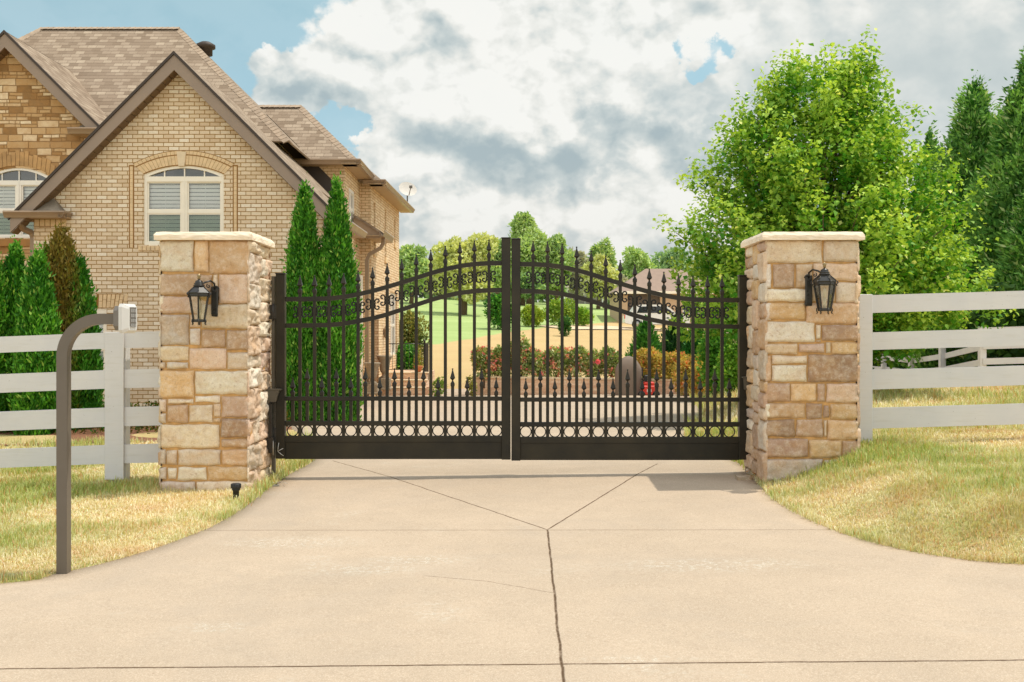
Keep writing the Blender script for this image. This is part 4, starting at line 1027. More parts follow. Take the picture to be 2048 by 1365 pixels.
# --- front wing A
YA = 21.0; AX0, AX1, AXC = -9.29, -3.65, -6.47; AZE = 3.76
wx0, wx1 = X_(287.5, YA), X_(447.5, YA); wzb, wzs, wzc = Z_(490, YA), Z_(349, YA), Z_(331.5, YA)
lx0, lx1, lzb, lzt = X_(158, YA), X_(213.5, YA), Z_(764, YA), Z_(617, YA)
mfront = lambda y: (lambda a, b: Vector((a, y, b)))
wa = MB(); bigwin = arch_pts(wx0, wx1, wzb, wzs, wzc)
wall_holes(wa, [(AX0, -.5), (AX1, -.5), (AX1, AZE), (AXC, AZE+2.82), (AX0, AZE)], [bigwin, [(lx0, lzb), (lx1, lzb), (lx1, lzt), (lx0, lzt)]], mfront(YA), Vector((0, 1, 0)))
wa.poly([(AX1, YA, -.5), (AX1, 24.0, -.5), (AX1, 24.0, AZE), (AX1, YA, AZE)])
wa.poly([(AX0, 24.5, -.5), (AX0, YA, -.5), (AX0, YA, AZE), (AX0, 24.5, AZE)])
wa.poly([(AX1, 24.0, -.5), (-4.25, 24.0, -.5), (-4.25, 24.0, 4.3), (AX1, 24.0, AZE)])
hb(wa, 'wall', M_BRICK)
def joint_brick(mb, a, b, c, d, y, proud=.010):      # one soldier brick from four (x,z) corners, slightly proud
    pts = [a, b, c, d]; cx = sum(p[0] for p in pts)/4; cz = sum(p[1] for p in pts)/4
    q = [(p[0]*.93+cx*.07 if False else cx+(p[0]-cx)*.90, cz+(p[1]-cz)*.95) for p in pts]
    mb.add([(p[0], y-proud, p[1]) for p in q]+[(p[0], y+.005, p[1]) for p in q], [(0, 1, 2, 3), (0, 4, 5, 1), (1, 5, 6, 2), (2, 6, 7, 3), (3, 7, 4, 0)])
M_SOLDIER = simple('soldier_brick', S(226, 196, 152), 0.85, var=0.14, scale=9, bump=0.5)
M_JOINT = simple('ochre_joint', S(150, 108, 54), 0.95, var=0.15)
ar = MB(); bk = MB()
def arc(t, r):      # t -1..1 across the window head, r metres outward
    x = (wx0+wx1)/2+(wx1-wx0)/2*t*1.0; z = wzs+(wzc-wzs)*(1-t*t)
    sl = -2*t*(wzc-wzs)/((wx1-wx0)/2); n = Vector((-sl-0.0, 1.0)).normalized(); n = Vector((n.x+0.55*t*abs(t), n.y)).normalized()
    return (x+n.x*r, z+n.y*r)
N = 25
for i in range(N):
    t0, t1 = -1+2*i/N, -1+2*(i+1)/N
    if abs((t0+t1)/2) < 0.03: continue
    joint_brick(ar, arc(t0, .012), arc(t1, .012), arc(t1, .20), arc(t0, .20), YA)
    joint_brick(ar, arc(t0, .215), arc(t1, .215), arc(t1, .285), arc(t0, .285), YA)
hb(ar, 'window_arch', M_SOLDIER); ar = MB()
oa = [arc(t, -0.0) for t in np.linspace(-1, 1, 20)]; ob = [arc(t, .297) for t in np.linspace(-1, 1, 20)]
for i in range(19): bk.add([(oa[i][0], YA-.004, oa[i][1]), (oa[i+1][0], YA-.004, oa[i+1][1]), (ob[i+1][0], YA-.004, ob[i+1][1]), (ob[i][0], YA-.004, ob[i][1])], [(0, 1, 2, 3)])
hb(bk, 'joint_bed', M_JOINT)
for sx, xa in ((-1, X_(258.5, YA)), (1, X_(466, YA))):    # header bands down both sides of the window
    ar = MB(); bk = MB()
    z = Z_(496, YA); bk.box(xa-.006, xa+.096, YA-.003, YA+.003, z, arc(sx, .29)[1]-.02)
    while z < arc(sx, .29)[1]-.07:
        joint_brick(ar, (xa+.014, z), (xa+.076, z), (xa+.076, z+.079), (xa+.014, z+.079), YA); z += .079
    hb(ar, 'header_band', M_SOLDIER); hb(bk, 'joint_bed', M_JOINT)
ar = MB(); bk = MB()
# flat arch over the lower window
x = X_(150, YA)
bk.box(X_(149, YA), X_(247, YA), YA-.004, YA+.003, Z_(616.5, YA), Z_(588, YA))
crossed = False
while x < X_(244, YA):
    if x > X_(185, YA) and not crossed: hb(ar, 'flat_arch', M_SOLDIER); ar = MB(); crossed = True
    if not (X_(174, YA) < x+.035 < X_(194, YA)):
        tl = (x-X_(185, YA))*.10; zm = Z_(603, YA) if int(x*40) % 2 else Z_(600, YA)
        joint_brick(ar, (x, Z_(616, YA)), (x+.072, Z_(616, YA)), (x+.072+tl*.5, zm), (x+tl*.5, zm), YA); joint_brick(ar, (x+tl*.5, zm), (x+.072+tl*.5, zm), (x+.072+tl, Z_(589, YA)), (x+tl, Z_(589, YA)), YA)
    x += .076
hb(ar, 'flat_arch', M_SOLDIER); hb(bk, 'joint_bed', M_JOINT); ar = MB(); bk = MB()
x = AX0+.01                                               # soldier course under the eave return
bk.box(AX0+.002, X_(130, YA), YA-.003, YA+.003, Z_(454, YA), Z_(438, YA))
while x < X_(126, YA): joint_brick(ar, (x, Z_(453, YA)), (x+.10, Z_(453, YA)), (x+.10, Z_(439, YA)), (x, Z_(439, YA)), YA); x += .105
hb(ar, 'soldier_course', M_SOLDIER); ar = MB()
x = wx0-.10                                               # brick sill
while x < wx1+.02: joint_brick(ar, (x, wzb-.115), (x+.078, wzb-.115), (x+.078, wzb-.02), (x, wzb-.02), YA, .03); x += .082
hb(bk, 'joint_bed', M_JOINT); hb(ar, 'brick_sill', M_SOLDIER)
def keystone(px0, px1, py0, py1, y, shrink=.62):
    c = (px0+px1)/2; h = (px1-px0)/2
    m = MB().prism([(X_(c-h*shrink, y), Z_(py1, y)), (X_(c+h*shrink, y), Z_(py1, y)), (X_(c+h, y), Z_(py0, y)), (X_(c-h, y), Z_(py0, y))], 'y', y-.035, y+.01)
    hb(m, 'keystone', M_KEY)
keystone(354, 373, 304, 333, YA); keystone(176, 194, 589, 616, YA)

def window(name, mp, dv, x0, x1, z0, z1, frame=M_VINYL, arch=None, split=True, meet=0.5, muntins=0, blinds=True, lower_screen=True, head=0.10, dep=.07, lead=None):
    """double-hung pair set back in its opening. mp(a, b) -> 3-D on the wall face, dv = inward unit vector"""
    nrm = -dv
    ax = (mp(1, 0)-mp(0, 0)).normalized()
    def bx(mb, a0, a1, b0, b1, d0, d1):
        c = [mp(a, b)+dv*d for d in (d0, d1) for a, b in ((a0, b0), (a1, b0), (a1, b1), (a0, b1))]
        fs = [(0, 1, 2, 3), (7, 6, 5, 4), (0, 4, 5, 1), (1, 5, 6, 2), (2, 6, 7, 3), (3, 7, 4, 0)]
        mb.add(c, fs)
    fr = MB(); w = .055
    bx(fr, x0, x0+w, z0, z1, dep-.045, dep+.03); bx(fr, x1-w, x1, z0, z1, dep-.045, dep+.03); bx(fr, x0, x1, z0-.001, z0+.05, dep-.05, dep+.03)
    sashes = []
    if split:
        xc = (x0+x1)/2; bx(fr, xc-.055, xc+.055, z0+.05, z1, dep-.04, dep+.03); bx(fr, xc-.012, xc+.012, z0+.05, z1, dep-.052, dep-.04)
        spans = [(x0+w, xc-.055), (xc+.055, x1-w)]
    else: spans = [(x0+w, x1-w)]
    bx(fr, x0+w, x1-w, z1-head, z1, dep-.047, dep+.03)
    if arch:
        ps = arch_pts(x0, x1, z1, arch[0], arch[1], 17)[2:]; cx = (x0+x1)/2
        for i in range(len(ps)-1):
            p, q = ps[i], ps[i+1]; ip = (cx+(p[0]-cx)*.93, p[1]-.05); iq = (cx+(q[0]-cx)*.93, q[1]-.05)
            c = [mp(a, b)+dv*d for d in (dep-.05, dep+.03) for a, b in (q, p, ip, iq)]
            fr.add(c, [(0, 1, 2, 3), (3, 2, 6, 7), (0, 3, 7, 4), (1, 5, 6, 2)])
        bx(fr, x0, x0+.05, z1, arch[0], dep-.049, dep+.03); bx(fr, x1-.05, x1, z1, arch[0], dep-.049, dep+.03)
        for k in (-.5, 0, .5):
            xm = cx+(x1-x0)/2*k*1.0; bx(fr, xm-.012, xm+.012, z1, arch[0]+(arch[1]-arch[0])*(1-k*k)-.04, dep-.02, dep)
    zm = z0+(z1-head-z0)*(1-meet)
    for a, b in spans:
        bx(fr, a, b, zm-.03, zm+.03, dep-.03, dep+.02)
        for (c, d) in ((z0+.05, zm-.03), (zm+.03, z1-head)):
            bx(fr, a, a+.03, c, d, dep-.02, dep+.02); bx(fr, b-.03, b, c, d, dep-.02, dep+.02); bx(fr, a+.03, b-.03, d-.025, d, dep-.019, dep+.02); bx(fr, a+.03, b-.03, c, c+.025, dep-.019, dep+.02)
    f = hb(fr, name, frame, uv=False)
    gl = MB()
    for a, b in spans: gl.poly([mp(a, zm)+dv*(dep+.004), mp(b, zm)+dv*(dep+.004), mp(b, z1-head)+dv*(dep+.004), mp(a, z1-head)+dv*(dep+.004)]); gl.poly([mp(a, z0+.05)+dv*(dep+.004), mp(b, z0+.05)+dv*(dep+.004), mp(b, zm)+dv*(dep+.004), mp(a, zm)+dv*(dep+.004)])
    if arch:
        ps = arch_pts(x0, x1, z1, arch[0], arch[1], 17); gl.poly([mp(a, b)+dv*(dep+.004) for a, b in ps])
    hb(gl, 'pane', M_GLASS, f, uv=False)
    if lower_screen:
        sc = MB()
        for a, b in spans: sc.poly([mp(a, z0+.05)+dv*(dep-.012), mp(b, z0+.05)+dv*(dep-.012), mp(b, zm-.03)+dv*(dep-.012), mp(a, zm-.03)+dv*(dep-.012)])
        hb(sc, 'insect_screen', M_SCREEN, f, uv=False)
    if blinds:
        bl = MB()
        for a, b in spans:
            z = z0+.05
            while z < z1-head:
                c = [mp(a+.01, z)+dv*(dep+.055), mp(b-.01, z)+dv*(dep+.055), mp(b-.01, z+.066)+dv*(dep+.070), mp(a+.01, z+.066)+dv*(dep+.070)]
                bl.add(c, [(0, 1, 2, 3)]); z += .076
            for xm in ((a+b)/2-.004,): bx(bl, xm, xm+.008, z0+.05, z1-head, dep+.045, dep+.049)
        hb(bl, 'blind', M_BLIND, f, uv=False)
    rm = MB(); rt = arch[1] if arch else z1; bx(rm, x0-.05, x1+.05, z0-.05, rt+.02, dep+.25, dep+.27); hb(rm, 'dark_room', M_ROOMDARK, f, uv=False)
    return f
window('window', mfront(YA), Vector((0, 1, 0)), wx0, wx1, wzb, Z_(353, YA), arch=(wzs, wzc), meet=.475)
window('window', mfront(YA), Vector((0, 1, 0)), lx0, lx1, lzb, lzt, split=False, meet=.5, head=.14)

# --- stone gable D
YD = 23.2; dx0, dx1 = X_(-32, YD), X_(104, YD); dzb, dzs, dzc = Z_(476, YD), Z_(356, YD), Z_(336, YD); DXC = -10.75
wd = MB()
wall_holes(wd, [(-12.6, -.5), (-8.9, -.5), (-8.9, 5.77), (DXC, 7.62), (-12.6, 5.77)], [arch_pts(dx0, dx1, dzb, dzs, dzc)], mfront(YD), Vector((0, 1, 0)))
wd.poly([(-8.9, YD, -.5), (-8.9, 25.2, -.5), (-8.9, 25.2, 5.7), (-8.9, YD, 5.7)]); wd.poly([(-12.6, 25.2, -.5), (-12.6, YD, -.5), (-12.6, YD, 5.77), (-12.6, 25.2, 5.77)])
hb(wd, 'stone_wall', M_ASHLAR)
window('window', mfront(YD), Vector((0, 1, 0)), dx0, dx1, dzb, Z_(361, YD), frame=M_WHITEWIN, arch=(dzs, dzc), meet=.48)
vs_ = MB(); rng = random.Random(5)
n = 17
for i in range(n):                                     # rough stone voussoirs over the arch
    t0, t1 = -1.05+2.1*i/n, -1.05+2.1*(i+1)/n; cx = (dx0+dx1)/2; hw = (dx1-dx0)/2
    f = lambda t, r: (cx+hw*t*(1+r*.22), dzs+(dzc-dzs)*(1-t*t)+.03+r)
    r1 = .30+rng.uniform(-.05, .06); pts = [f(t0, .01), f(t1, .01), f(t1, r1), f(t0, r1)]
    joint_brick(vs_, *pts, YD, .02)
hb(vs_, 'stone_arch', simple('arch_stone', S(190, 150, 100), .9, var=.3, scale=3, bump=.6))
hb(MB().bbox(dx0-.1, dx0+1.30, YD-.07, YD+.02, dzb-.19, dzb-.03, .01), 'stone_sill', simple('sill_stone', S(160, 116, 66), .9, var=.15))

# --- roofs
def roof(name, polys, th=.04, m=M_SHINGLE):
    mb = MB()
    for p in polys: mb.slab(p, th)
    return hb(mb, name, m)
YR = 20.70; AR = AZE+2.82+.24
zA = lambda x: AR-abs(x-AXC)*1.0
roof('gable_roof', [[(AXC, YR, AR), (-3.33, YR, zA(-3.33)), (-3.33, 24.0, zA(-3.33)), (-4.25, 24.0, zA(-4.25)), (-4.25, 27.3, zA(-4.25)), (-5.4, 27.3, zA(-5.4)), (AXC, 25.45, AR)],
                    [(AXC, YR, AR), (AXC, 25.45, AR), (-8.3, 23.7, zA(-8.3)), (-9.61, 23.1, zA(-9.61)), (-9.61, YR, zA(-9.61))]])
DR = 7.84; YDR = 22.9; zD = lambda x: DR-abs(x-DXC)
roof('gable_roof', [[(DXC, YDR, DR), (-8.58, YDR, zD(-8.58)), (-8.58, 24.2, zD(-8.58)), (DXC, 26.36, DR)], [(DXC, YDR, DR), (DXC, 26.36, DR), (-12.92, 24.2, zD(-12.92)), (-12.92, YDR, zD(-12.92))]])
ZE = 5.75
roof('main_roof', [[(-15.65, 24.25, ZE), (-5.0, 24.25, ZE), (-8.55, 27.8, ZE+3.55), (-12.1, 27.8, ZE+3.55)], [(-5.0, 24.25, ZE), (-5.0, 31.35, ZE), (-8.55, 27.8, ZE+3.55)],
                   [(-5.0, 31.35, ZE), (-15.65, 31.35, ZE), (-12.1, 27.8, ZE+3.55), (-8.55, 27.8, ZE+3.55)], [(-15.65, 31.35, ZE), (-15.65, 24.25, ZE), (-12.1, 27.8, ZE+3.55)]])
YC = 26.9; CE = -3.86
roof('hip_roof', [[(CE, YC, ZE), (-5.58, YC+1.72, ZE+1.72), (-6.72, YC+1.72, ZE+1.72), (-5.0, YC, ZE)], [(CE, YC, ZE), (CE, YC+3.44, ZE), (-5.58, YC+1.72, ZE+1.72)], [(CE, YC+3.44, ZE), (-5.0, YC+3.44, ZE), (-6.72, YC+1.72, ZE+1.72), (-5.58, YC+1.72, ZE+1.72)]])
E2 = [(-3.55, 29.55), (-3.38, 36.4)]; Z2 = 5.62
roof('hip_roof', [[(*E2[0], Z2), (*E2[1], Z2), (-6.0, 33.7, Z2+2.2), (-6.0, 32.0, Z2+2.2)], [(*E2[0], Z2), (-6.0, 32.0, Z2+2.2), (-6.0, 29.55, Z2)], [(*E2[1], Z2), (-6.0, 36.4, Z2), (-6.0, 33.7, Z2+2.2)]])
# hip and ridge caps
M_RCAP = simple('cap_shingle', S(166, 146, 124), .95, var=.25, scale=7, bump=.5)
for a, b in (((-5.0, 24.25, ZE), (-8.55, 27.8, ZE+3.55)), ((-8.55, 27.8, ZE+3.55), (-12.1, 27.8, ZE+3.55)), ((-12.1, 27.8, ZE+3.55), (-15.65, 24.25, ZE)), ((CE, YC, ZE), (-5.58, YC+1.72, ZE+1.72)), ((-5.58, YC+1.72, ZE+1.72), (-6.72, YC+1.72, ZE+1.72))):
    rc = MB(); a, b = Vector(a), Vector(b); d = (b-a); L = d.length; d.normalize(); k = int(L/.14); side = d.cross(Vector((0, 0, 1))).normalized(); up = side.cross(d).normalized()
    for i in range(k):
        p = a+d*(i*.14); q = a+d*((i+1)*.14+.03); e = .022; s2 = .13
        rc.add([p+up*e, p+side*s2+up*(e-.085), q+side*s2+up*(e-.10), q+up*(e-.012), p-side*s2+up*(e-.085), q-side*s2+up*(e-.10), p-up*.01, p+side*s2-up*.09, p-side*s2-up*.09],
               [(0, 1, 2, 3), (4, 0, 3, 5), (1, 0, 6, 7), (0, 4, 8, 6)])
    hb(rc, 'ridge_cap', M_RCAP)

# --- rakes, soffits, gutters
M_RAKESOF = simple('brown_soffit', S(116, 92, 64), .7)
def rake(cx, zr, y, xend, w=.205, yw=None, soffit=True):
    fa = MB(); dr = MB(); so = MB(); run = abs(xend-cx); s = math.copysign(1, xend-cx); o = .042*1.414
    zr -= o*1.0
    fa.prism([(cx, zr), (xend, zr-run), (xend-s*.0, zr-run-w*1.30), (cx, zr-w*1.414)], 'y', y-.005, y+.03)
    dr.prism([(cx, zr+o+.012), (xend+s*.03, zr+o+.012-run-.03), (xend+s*.03, zr+.004-run-.03), (cx, zr+.004)], 'y', y-.035, y+.02)
    hb(fa, 'rake_board', M_TRIM); hb(dr, 'drip_edge', M_DRIP)
    if soffit and yw:
        n = int(run/.12)
        for i in range(n):
            a, b = run*i/n, run*(i+.88)/n
            so.prism([(cx+s*a, zr-a-w*1.32), (cx+s*b, zr-b-w*1.32), (cx+s*b, zr-b-w*1.32-.02), (cx+s*a, zr-a-w*1.32-.02)], 'y', y+.03, yw)
        hb(so, 'rake_soffit', M_RAKESOF)
rake(AXC, AR, YR, -3.33, yw=YA); rake(AXC, AR, YR, -9.61, yw=YA)
rake(DXC, DR, YDR, -8.58, yw=YD); rake(DXC, DR, YDR, -12.92, yw=YD)
def gutter(name, p, q, out, h=.13, d=.12, over=.35, soffit=True, wallz=None):
    """K-style gutter along p-q (top outer edge), out = unit vector away from the wall; soffit runs back to the wall"""
    p, q, out = Vector(p), Vector(q), Vector(out); up = Vector((0, 0, 1))
    prof = [(0, 0), (.012, -.03), (-.006, -.05), (-.03, -h*.7), (-.045, -h), (-d, -h), (-d, 0), (-d+.006, 0), (-d+.006, -h+.01), (-.05, -h+.01), (-.012, -.04), (-.008, 0)]
    V = [e+out*a+up*b for e in (p, q) for a, b in prof]; n = len(prof)
    f = [(i, (i+1) % n, n+(i+1) % n, n+i) for i in range(n)]+[tuple(range(n))[::-1], tuple(range(n, 2*n))]
    g = hb(MB().add(V, f), name, M_GUTTER, uv=False)
    if soffit:
        s = MB(); a = -d; b = -d-over
        V = [e+out*x+up*z for e in (p, q) for x, z in ((a, -h+.005), (b, -h+.005), (b, -h+.025), (a, -h+.025))]
        s.add(V, [(0, 1, 5, 4), (1, 2, 6, 5), (2, 3, 7, 6), (3, 0, 4, 7), (0, 3, 2, 1), (4, 5, 6, 7)]); hb(s, 'soffit', M_SOFFIT, uv=False)
    return g
gutter('gutter', (-5.6, YC-.10, ZE+.02), (CE+.10, YC-.10, ZE+.02), (0, -1, 0), over=.36)
gutter('gutter', (CE+.10, YC-.10, ZE+.02), (CE+.10, 29.6, ZE+.02), (1, 0, 0), over=.36)
gutter('gutter', (CE-.2, 29.45, Z2+.02), (E2[0][0]+.10, 29.45, Z2+.02), (0, -1, 0), over=.40)
gutter('gutter', (E2[0][0]+.10, 29.45, Z2+.02), (E2[1][0]+.10, 36.5, Z2+.02), (1, 0, 0), over=.36)
gutter('gutter', (-3.22, YR, zA(-3.33)), (-3.22, 24.05, zA(-3.33)), (1, 0, 0), over=.30)
gutter('gutter', (-16, 24.12, ZE), (-8.9, 24.12, ZE), (0, -1, 0), over=.3)
# eave returns on the two gables (little hipped roofs with a gutter)
def eave_return(x0, x1, yf, yb, zg, hgt, apex):
    roof('return_roof', [[(x0, yf, zg), (x1, yf, zg), (apex+.04, yb, zg+hgt), (apex-.04, yb, zg+hgt)], [(x1, yf, zg), (x1+.02, yb, zg), (apex+.04, yb, zg+hgt)]], .03, M_RETURN)
    gutter('gutter', (x0-.12, yf-.12, zg+.02), (x1+.10, yf-.12, zg+.02), (0, -1, 0), over=.22)
    gutter('gutter', (x1+.10, yf-.12, zg+.02), (x1+.10, yb, zg+.02), (1, 0, 0), soffit=False)
M_RETURN = simple('weathered_shingle', S(134, 122, 106), .9, var=.35, scale=7, bump=.8)
eave_return(X_(22, 20.7), X_(126, 20.8), 20.735, 20.99, Z_(424, 20.65), .33, X_(100, 20.95))
eave_return(X_(148, 22.9), X_(192, 22.9), 22.95, 23.19, Z_(256, 22.8), .26, X_(184, 23.1))
# right lower corner of gable A
hb(MB().bbox(-3.62, -3.28, 20.70, 21.0, 3.40, 3.56, .01), 'return_box', M_TRIM)
# dark strip painted as the shadow where the wing roof meets the wall
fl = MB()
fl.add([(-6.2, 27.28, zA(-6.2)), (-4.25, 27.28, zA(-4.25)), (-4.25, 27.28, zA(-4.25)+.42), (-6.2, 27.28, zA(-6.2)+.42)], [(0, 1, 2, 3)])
hb(fl, 'roof_shadow_strip', M_DRIP)
# downspout at the left corner of wing A
def downspout(name, pts, r=.042):
    hb(MB().tube(pts, r, 4, square=True), name, M_GUTTER, uv=False)
downspout('downspout', [(X_(38, 20.75), 20.75, Z_(436, 20.75)), (X_(38, 20.75), 20.75, Z_(448, 20.75)), (X_(46, 20.9), 20.9, Z_(458, 20.9)), (X_(62, 21.0), 21.02, Z_(466, 21)), (X_(66, 21.05), 21.05, Z_(476, 21.05)), (X_(66, 21.05), 21.05, -.1)])
# roof vent on the main hip
hb(MB().lathe([(.17, 0), (.17, .16), (.24, .18), (.24, .26), (.12, .33), (.02, .34)], tuple(Vector((-7.75, 27.35, ZE+2.72))), 18), 'roof_vent', M_DRIP, uv=False)

# --- tower C and the right rear body C2
CX1 = -4.22; c2a, c2b = (-3.91, 30.0), (-3.76, 36.0)
sd = Vector((c2b[0]-c2a[0], c2b[1]-c2a[1], 0)).normalized(); si = Vector((-sd.y, sd.x, 0))
mside_c = lambda a, b: Vector((CX1, a, b))
mside2 = lambda a, b: Vector((c2a[0]+sd.x*a, c2a[1]+sd.y*a, b))
wc = MB()
wc.poly([(-5.6, 27.3, -.7), (CX1, 27.3, -.7), (CX1, 27.3, 5.72), (-5.6, 27.3, 5.72)])
cw = [[(27.95, 4.3), (29.15, 4.3), (29.15, 5.25), (27.95, 5.25)], [(28.2, .9), (29.2, .9), (29.2, 3.75), (28.2, 3.75)]]
wall_holes(wc, [(27.3, -.7), (30.0, -.7), (30.0, 5.72), (27.3, 5.72)], cw, mside_c, Vector((-1, 0, 0)), .12)
wc.poly([(CX1, 30.0, -.7), (c2a[0], c2a[1], -.7), (c2a[0], c2a[1], 5.6), (CX1, 30.0, 5.6)])
slots = [(.45, 3.75, 5.15), (2.65, 3.72, 5.2), (4.75, 4.35, 5.2)]
h2 = [[(a, b), (a+.36, b), (a+.36, t), (a, t)] for a, b, t in slots]+[[(3.9, .75), (5.5, .75), (5.5, 2.75), (3.9, 2.75)], [(.55, -.28), (1.45, -.28), (1.45, 1.95), (.55, 1.95)]]
wall_holes(wc, [(0, -.7), (6.0, -.7), (6.0, 5.6), (0, 5.6)], h2, mside2, si, .16)
e = mside2(6.0, 0); wc.poly([(e.x, e.y, -.7), (-9, e.y, -.7), (-9, e.y, 5.6), (e.x, e.y, 5.6)])
hb(wc, 'side_wall', M_BRICK_S)
window('window', mside_c, Vector((-1, 0, 0)), 27.95, 29.15, 4.3, 5.25, frame=M_WHITEWIN, blinds=False, lower_screen=False, dep=.08)
window('window', mside_c, Vector((-1, 0, 0)), 28.2, 29.2, .9, 3.75, frame=M_WHITEWIN, blinds=False, lower_screen=False, split=False, dep=.08)
for a, b, t in slots:
    window('window', mside2, si, a, a+.36, b, t, frame=M_WHITEWIN, split=False, blinds=False, lower_screen=False, dep=.12, head=.05)
    p = [mside2(a-.06, b-.14), mside2(a+.42, b-.14), mside2(a+.42, b-.02), mside2(a-.06, b-.02)]
    hb(MB().add([v-si*.04 for v in p]+[v+si*.01 for v in p], [(0, 1, 2, 3), (0, 4, 5, 1), (3, 2, 6, 7), (0, 3, 7, 4), (1, 5, 6, 2)]), 'window_sill', M_SOLDIER)
window('window', mside2, si, 3.9, 5.5, .75, 2.75, frame=M_WHITEWIN, blinds=True, lower_screen=False, dep=.10)
d = MB(); q = [mside2(.56, -.27)+si*.12, mside2(1.44, -.27)+si*.12, mside2(1.44, 1.94)+si*.12, mside2(.56, 1.94)+si*.12]; d.poly(q)
door = hb(d, 'door', M_DOOR)
dp = MB()
for a0, a1, b0, b1 in ((.66, 1.34, 1.0, 1.8), (.66, .96, -.1, .8), (1.04, 1.34, -.1, .8)):
    p = [mside2(a0, b0), mside2(a1, b0), mside2(a1, b1), mside2(a0, b1)]; dp.add([v+si*.105 for v in p]+[v+si*.12 for v in p], [(0, 1, 2, 3), (0, 4, 5, 1), (3, 2, 6, 7), (0, 3, 7, 4), (1, 5, 6, 2)])
dp = hb(dp, 'door_panel', M_DOOR, door)
# side porch roof between tower and rear body, with its gutter and downspout
roof('porch_roof', [[(-4.22, 28.75, 4.62), (-3.50, 28.75, 4.17), (-3.50, 30.9, 4.17), (-4.22, 30.9, 4.62)]], .06)
hb(MB().prism([(-4.22, 4.56), (-3.50, 4.11), (-3.50, 3.98), (-4.22, 3.98)], 'y', 28.80, 28.84), 'porch_fascia', M_GUTTER)
gutter('gutter', (-3.38, 28.72, 4.19), (-3.38, 30.95, 4.19), (1, 0, 0), h=.17, d=.15, over=.40)
downspout('downspout', [(-3.49, 29.3, 4.03), (-3.49, 29.3, 3.88), (-3.56, 29.3, 3.75), (-3.86, 29.3, 3.58), (-3.93, 29.3, 3.42), (-3.93, 29.3, -.35)], .05)
hb(MB().bbox(-4.22, -4.02, 29.0, 29.15, -.4, 3.0, .01), 'door_trim', M_VINYL)

# satellite dish standing on the rear eave
def dish():
    b = Vector((-3.42, 35.2, 5.78)); r = empty('satellite_dish', b); tag(r, 'pale satellite dish on the rear eave of the brick house', 'satellite dish')
    c = Vector((.02, 0, .36)); nrm = Vector((.42, -.80, .38)).normalized(); q = nrm.to_track_quat('Z', 'Y').to_matrix()
    V = []; f = []; n = 22
    for i, rr in enumerate((0.001, .08, .16, .23, .30)):
        for k in range(n): a = 2*PI*k/n; V.append(c+q @ Vector((rr*math.cos(a)*1.05, rr*math.sin(a)*.85, .28*rr*rr)))
    for i in range(4):
        for k in range(n): f.append((i*n+k, i*n+(k+1) % n, (i+1)*n+(k+1) % n, (i+1)*n+k))
    MB().add(V, f, True).build('reflector', M_DISH, r)
    m = MB().tube([(0, .12, -.1), (0, .12, .22), c-nrm*.02], .022, 8); m.build('mast', M_KEYGREY, r)
    tip = c+nrm*.30-Vector((0, 0, .08)); a = MB().tube([c+q @ Vector((0, -.24, .03)), tip], .014, 6).bbox(tip.x-.05, tip.x+.05, tip.y-.05, tip.y+.05, tip.z-.04, tip.z+.05, .01); a.build('feed_arm', M_KEYGREY, r)
dish()
# wall sconce
p = mside2(2.35, 1.45)-si*.09; r = empty('wall_sconce', p); tag(r, 'small bronze lantern on the side wall of the house', 'lantern')
MB().lathe([(.02, -.16), (.07, -.12), (.09, .10), (.11, .11), (.03, .20), (.01, .24)], sides=6, smooth=False).build('lantern_frame', M_GUTTER, r)
MB().bbox(-.10, .0, -.03, .03, -.05, .12, .01).build('wall_bracket', M_GUTTER, r)

# --- porch steps, railing, pot, urns
st = MB(); yS = 31.35; gz = -0.36
for i in range(3): st.bbox(-3.9, -2.52-.07*i*0, yS+.33*i, 35.2, gz-.2 if i == 0 else gz+.205*i-.0, gz+.205*(i+1), .012)
st.bbox(-2.52, -2.28, yS+.1, yS+.42, gz-.1, gz+.26, .012)
tag(st.build('porch_steps', M_BRICK_R, uv=True), 'red brick steps up to the side porch of the house', 'steps')
tr = MB()
for i in range(3): tr.bbox(-3.92, -2.49, yS+.33*i-.03, yS+.33*i+.36, gz+.205*(i+1)+.002, gz+.205*(i+1)+.035, .006)
o = tr.build('stair_tread', M_KEY); o.parent = bpy.data.objects['porch_steps']
lz = gz+.65; r = empty('porch_railing', (-3.1, 32.35, lz)); tag(r, 'thin black iron railing along the edge of the brick porch', 'railing')
xa, xb = -3.72+3.1, -2.62+3.1
MB().tube([(xa, 0, .84), (xb, 0, .84)], .016, 6).build('top_bar', M_IRON, r); MB().tube([(xa, 0, .07), (xb, 0, .07)], .010, 6).build('bottom_bar', M_IRON, r)
x = xa+.02
while x < xb-.05: MB().tube([(x, 0, .07), (x, 0, .84)], .0075, 5).build('baluster', M_IRON, r); x += .125
for x in (xa, xb):
    MB().tube([(x, 0, 0), (x, 0, .90)], .026, 4, square=True).lathe([(.03, .90), (.04, .93), (.02, .97)], (x, 0, 0), 8).build('newel_post', M_IRON, r)
MB().bbox(xb+.02, xb+.12, .03, .12, -.25, .86, .008).build('end_post', M_BRACKET, r)
r = empty('flower_pot', (-2.78, 32.1, lz)); tag(r, 'terracotta pot at the end of the brick porch', 'pot'); MB().lathe([(.07, 0), (.12, .14), (.14, .15), (.14, .19), (.11, .18)], sides=14).build('pot_body', M_TERRA, r)
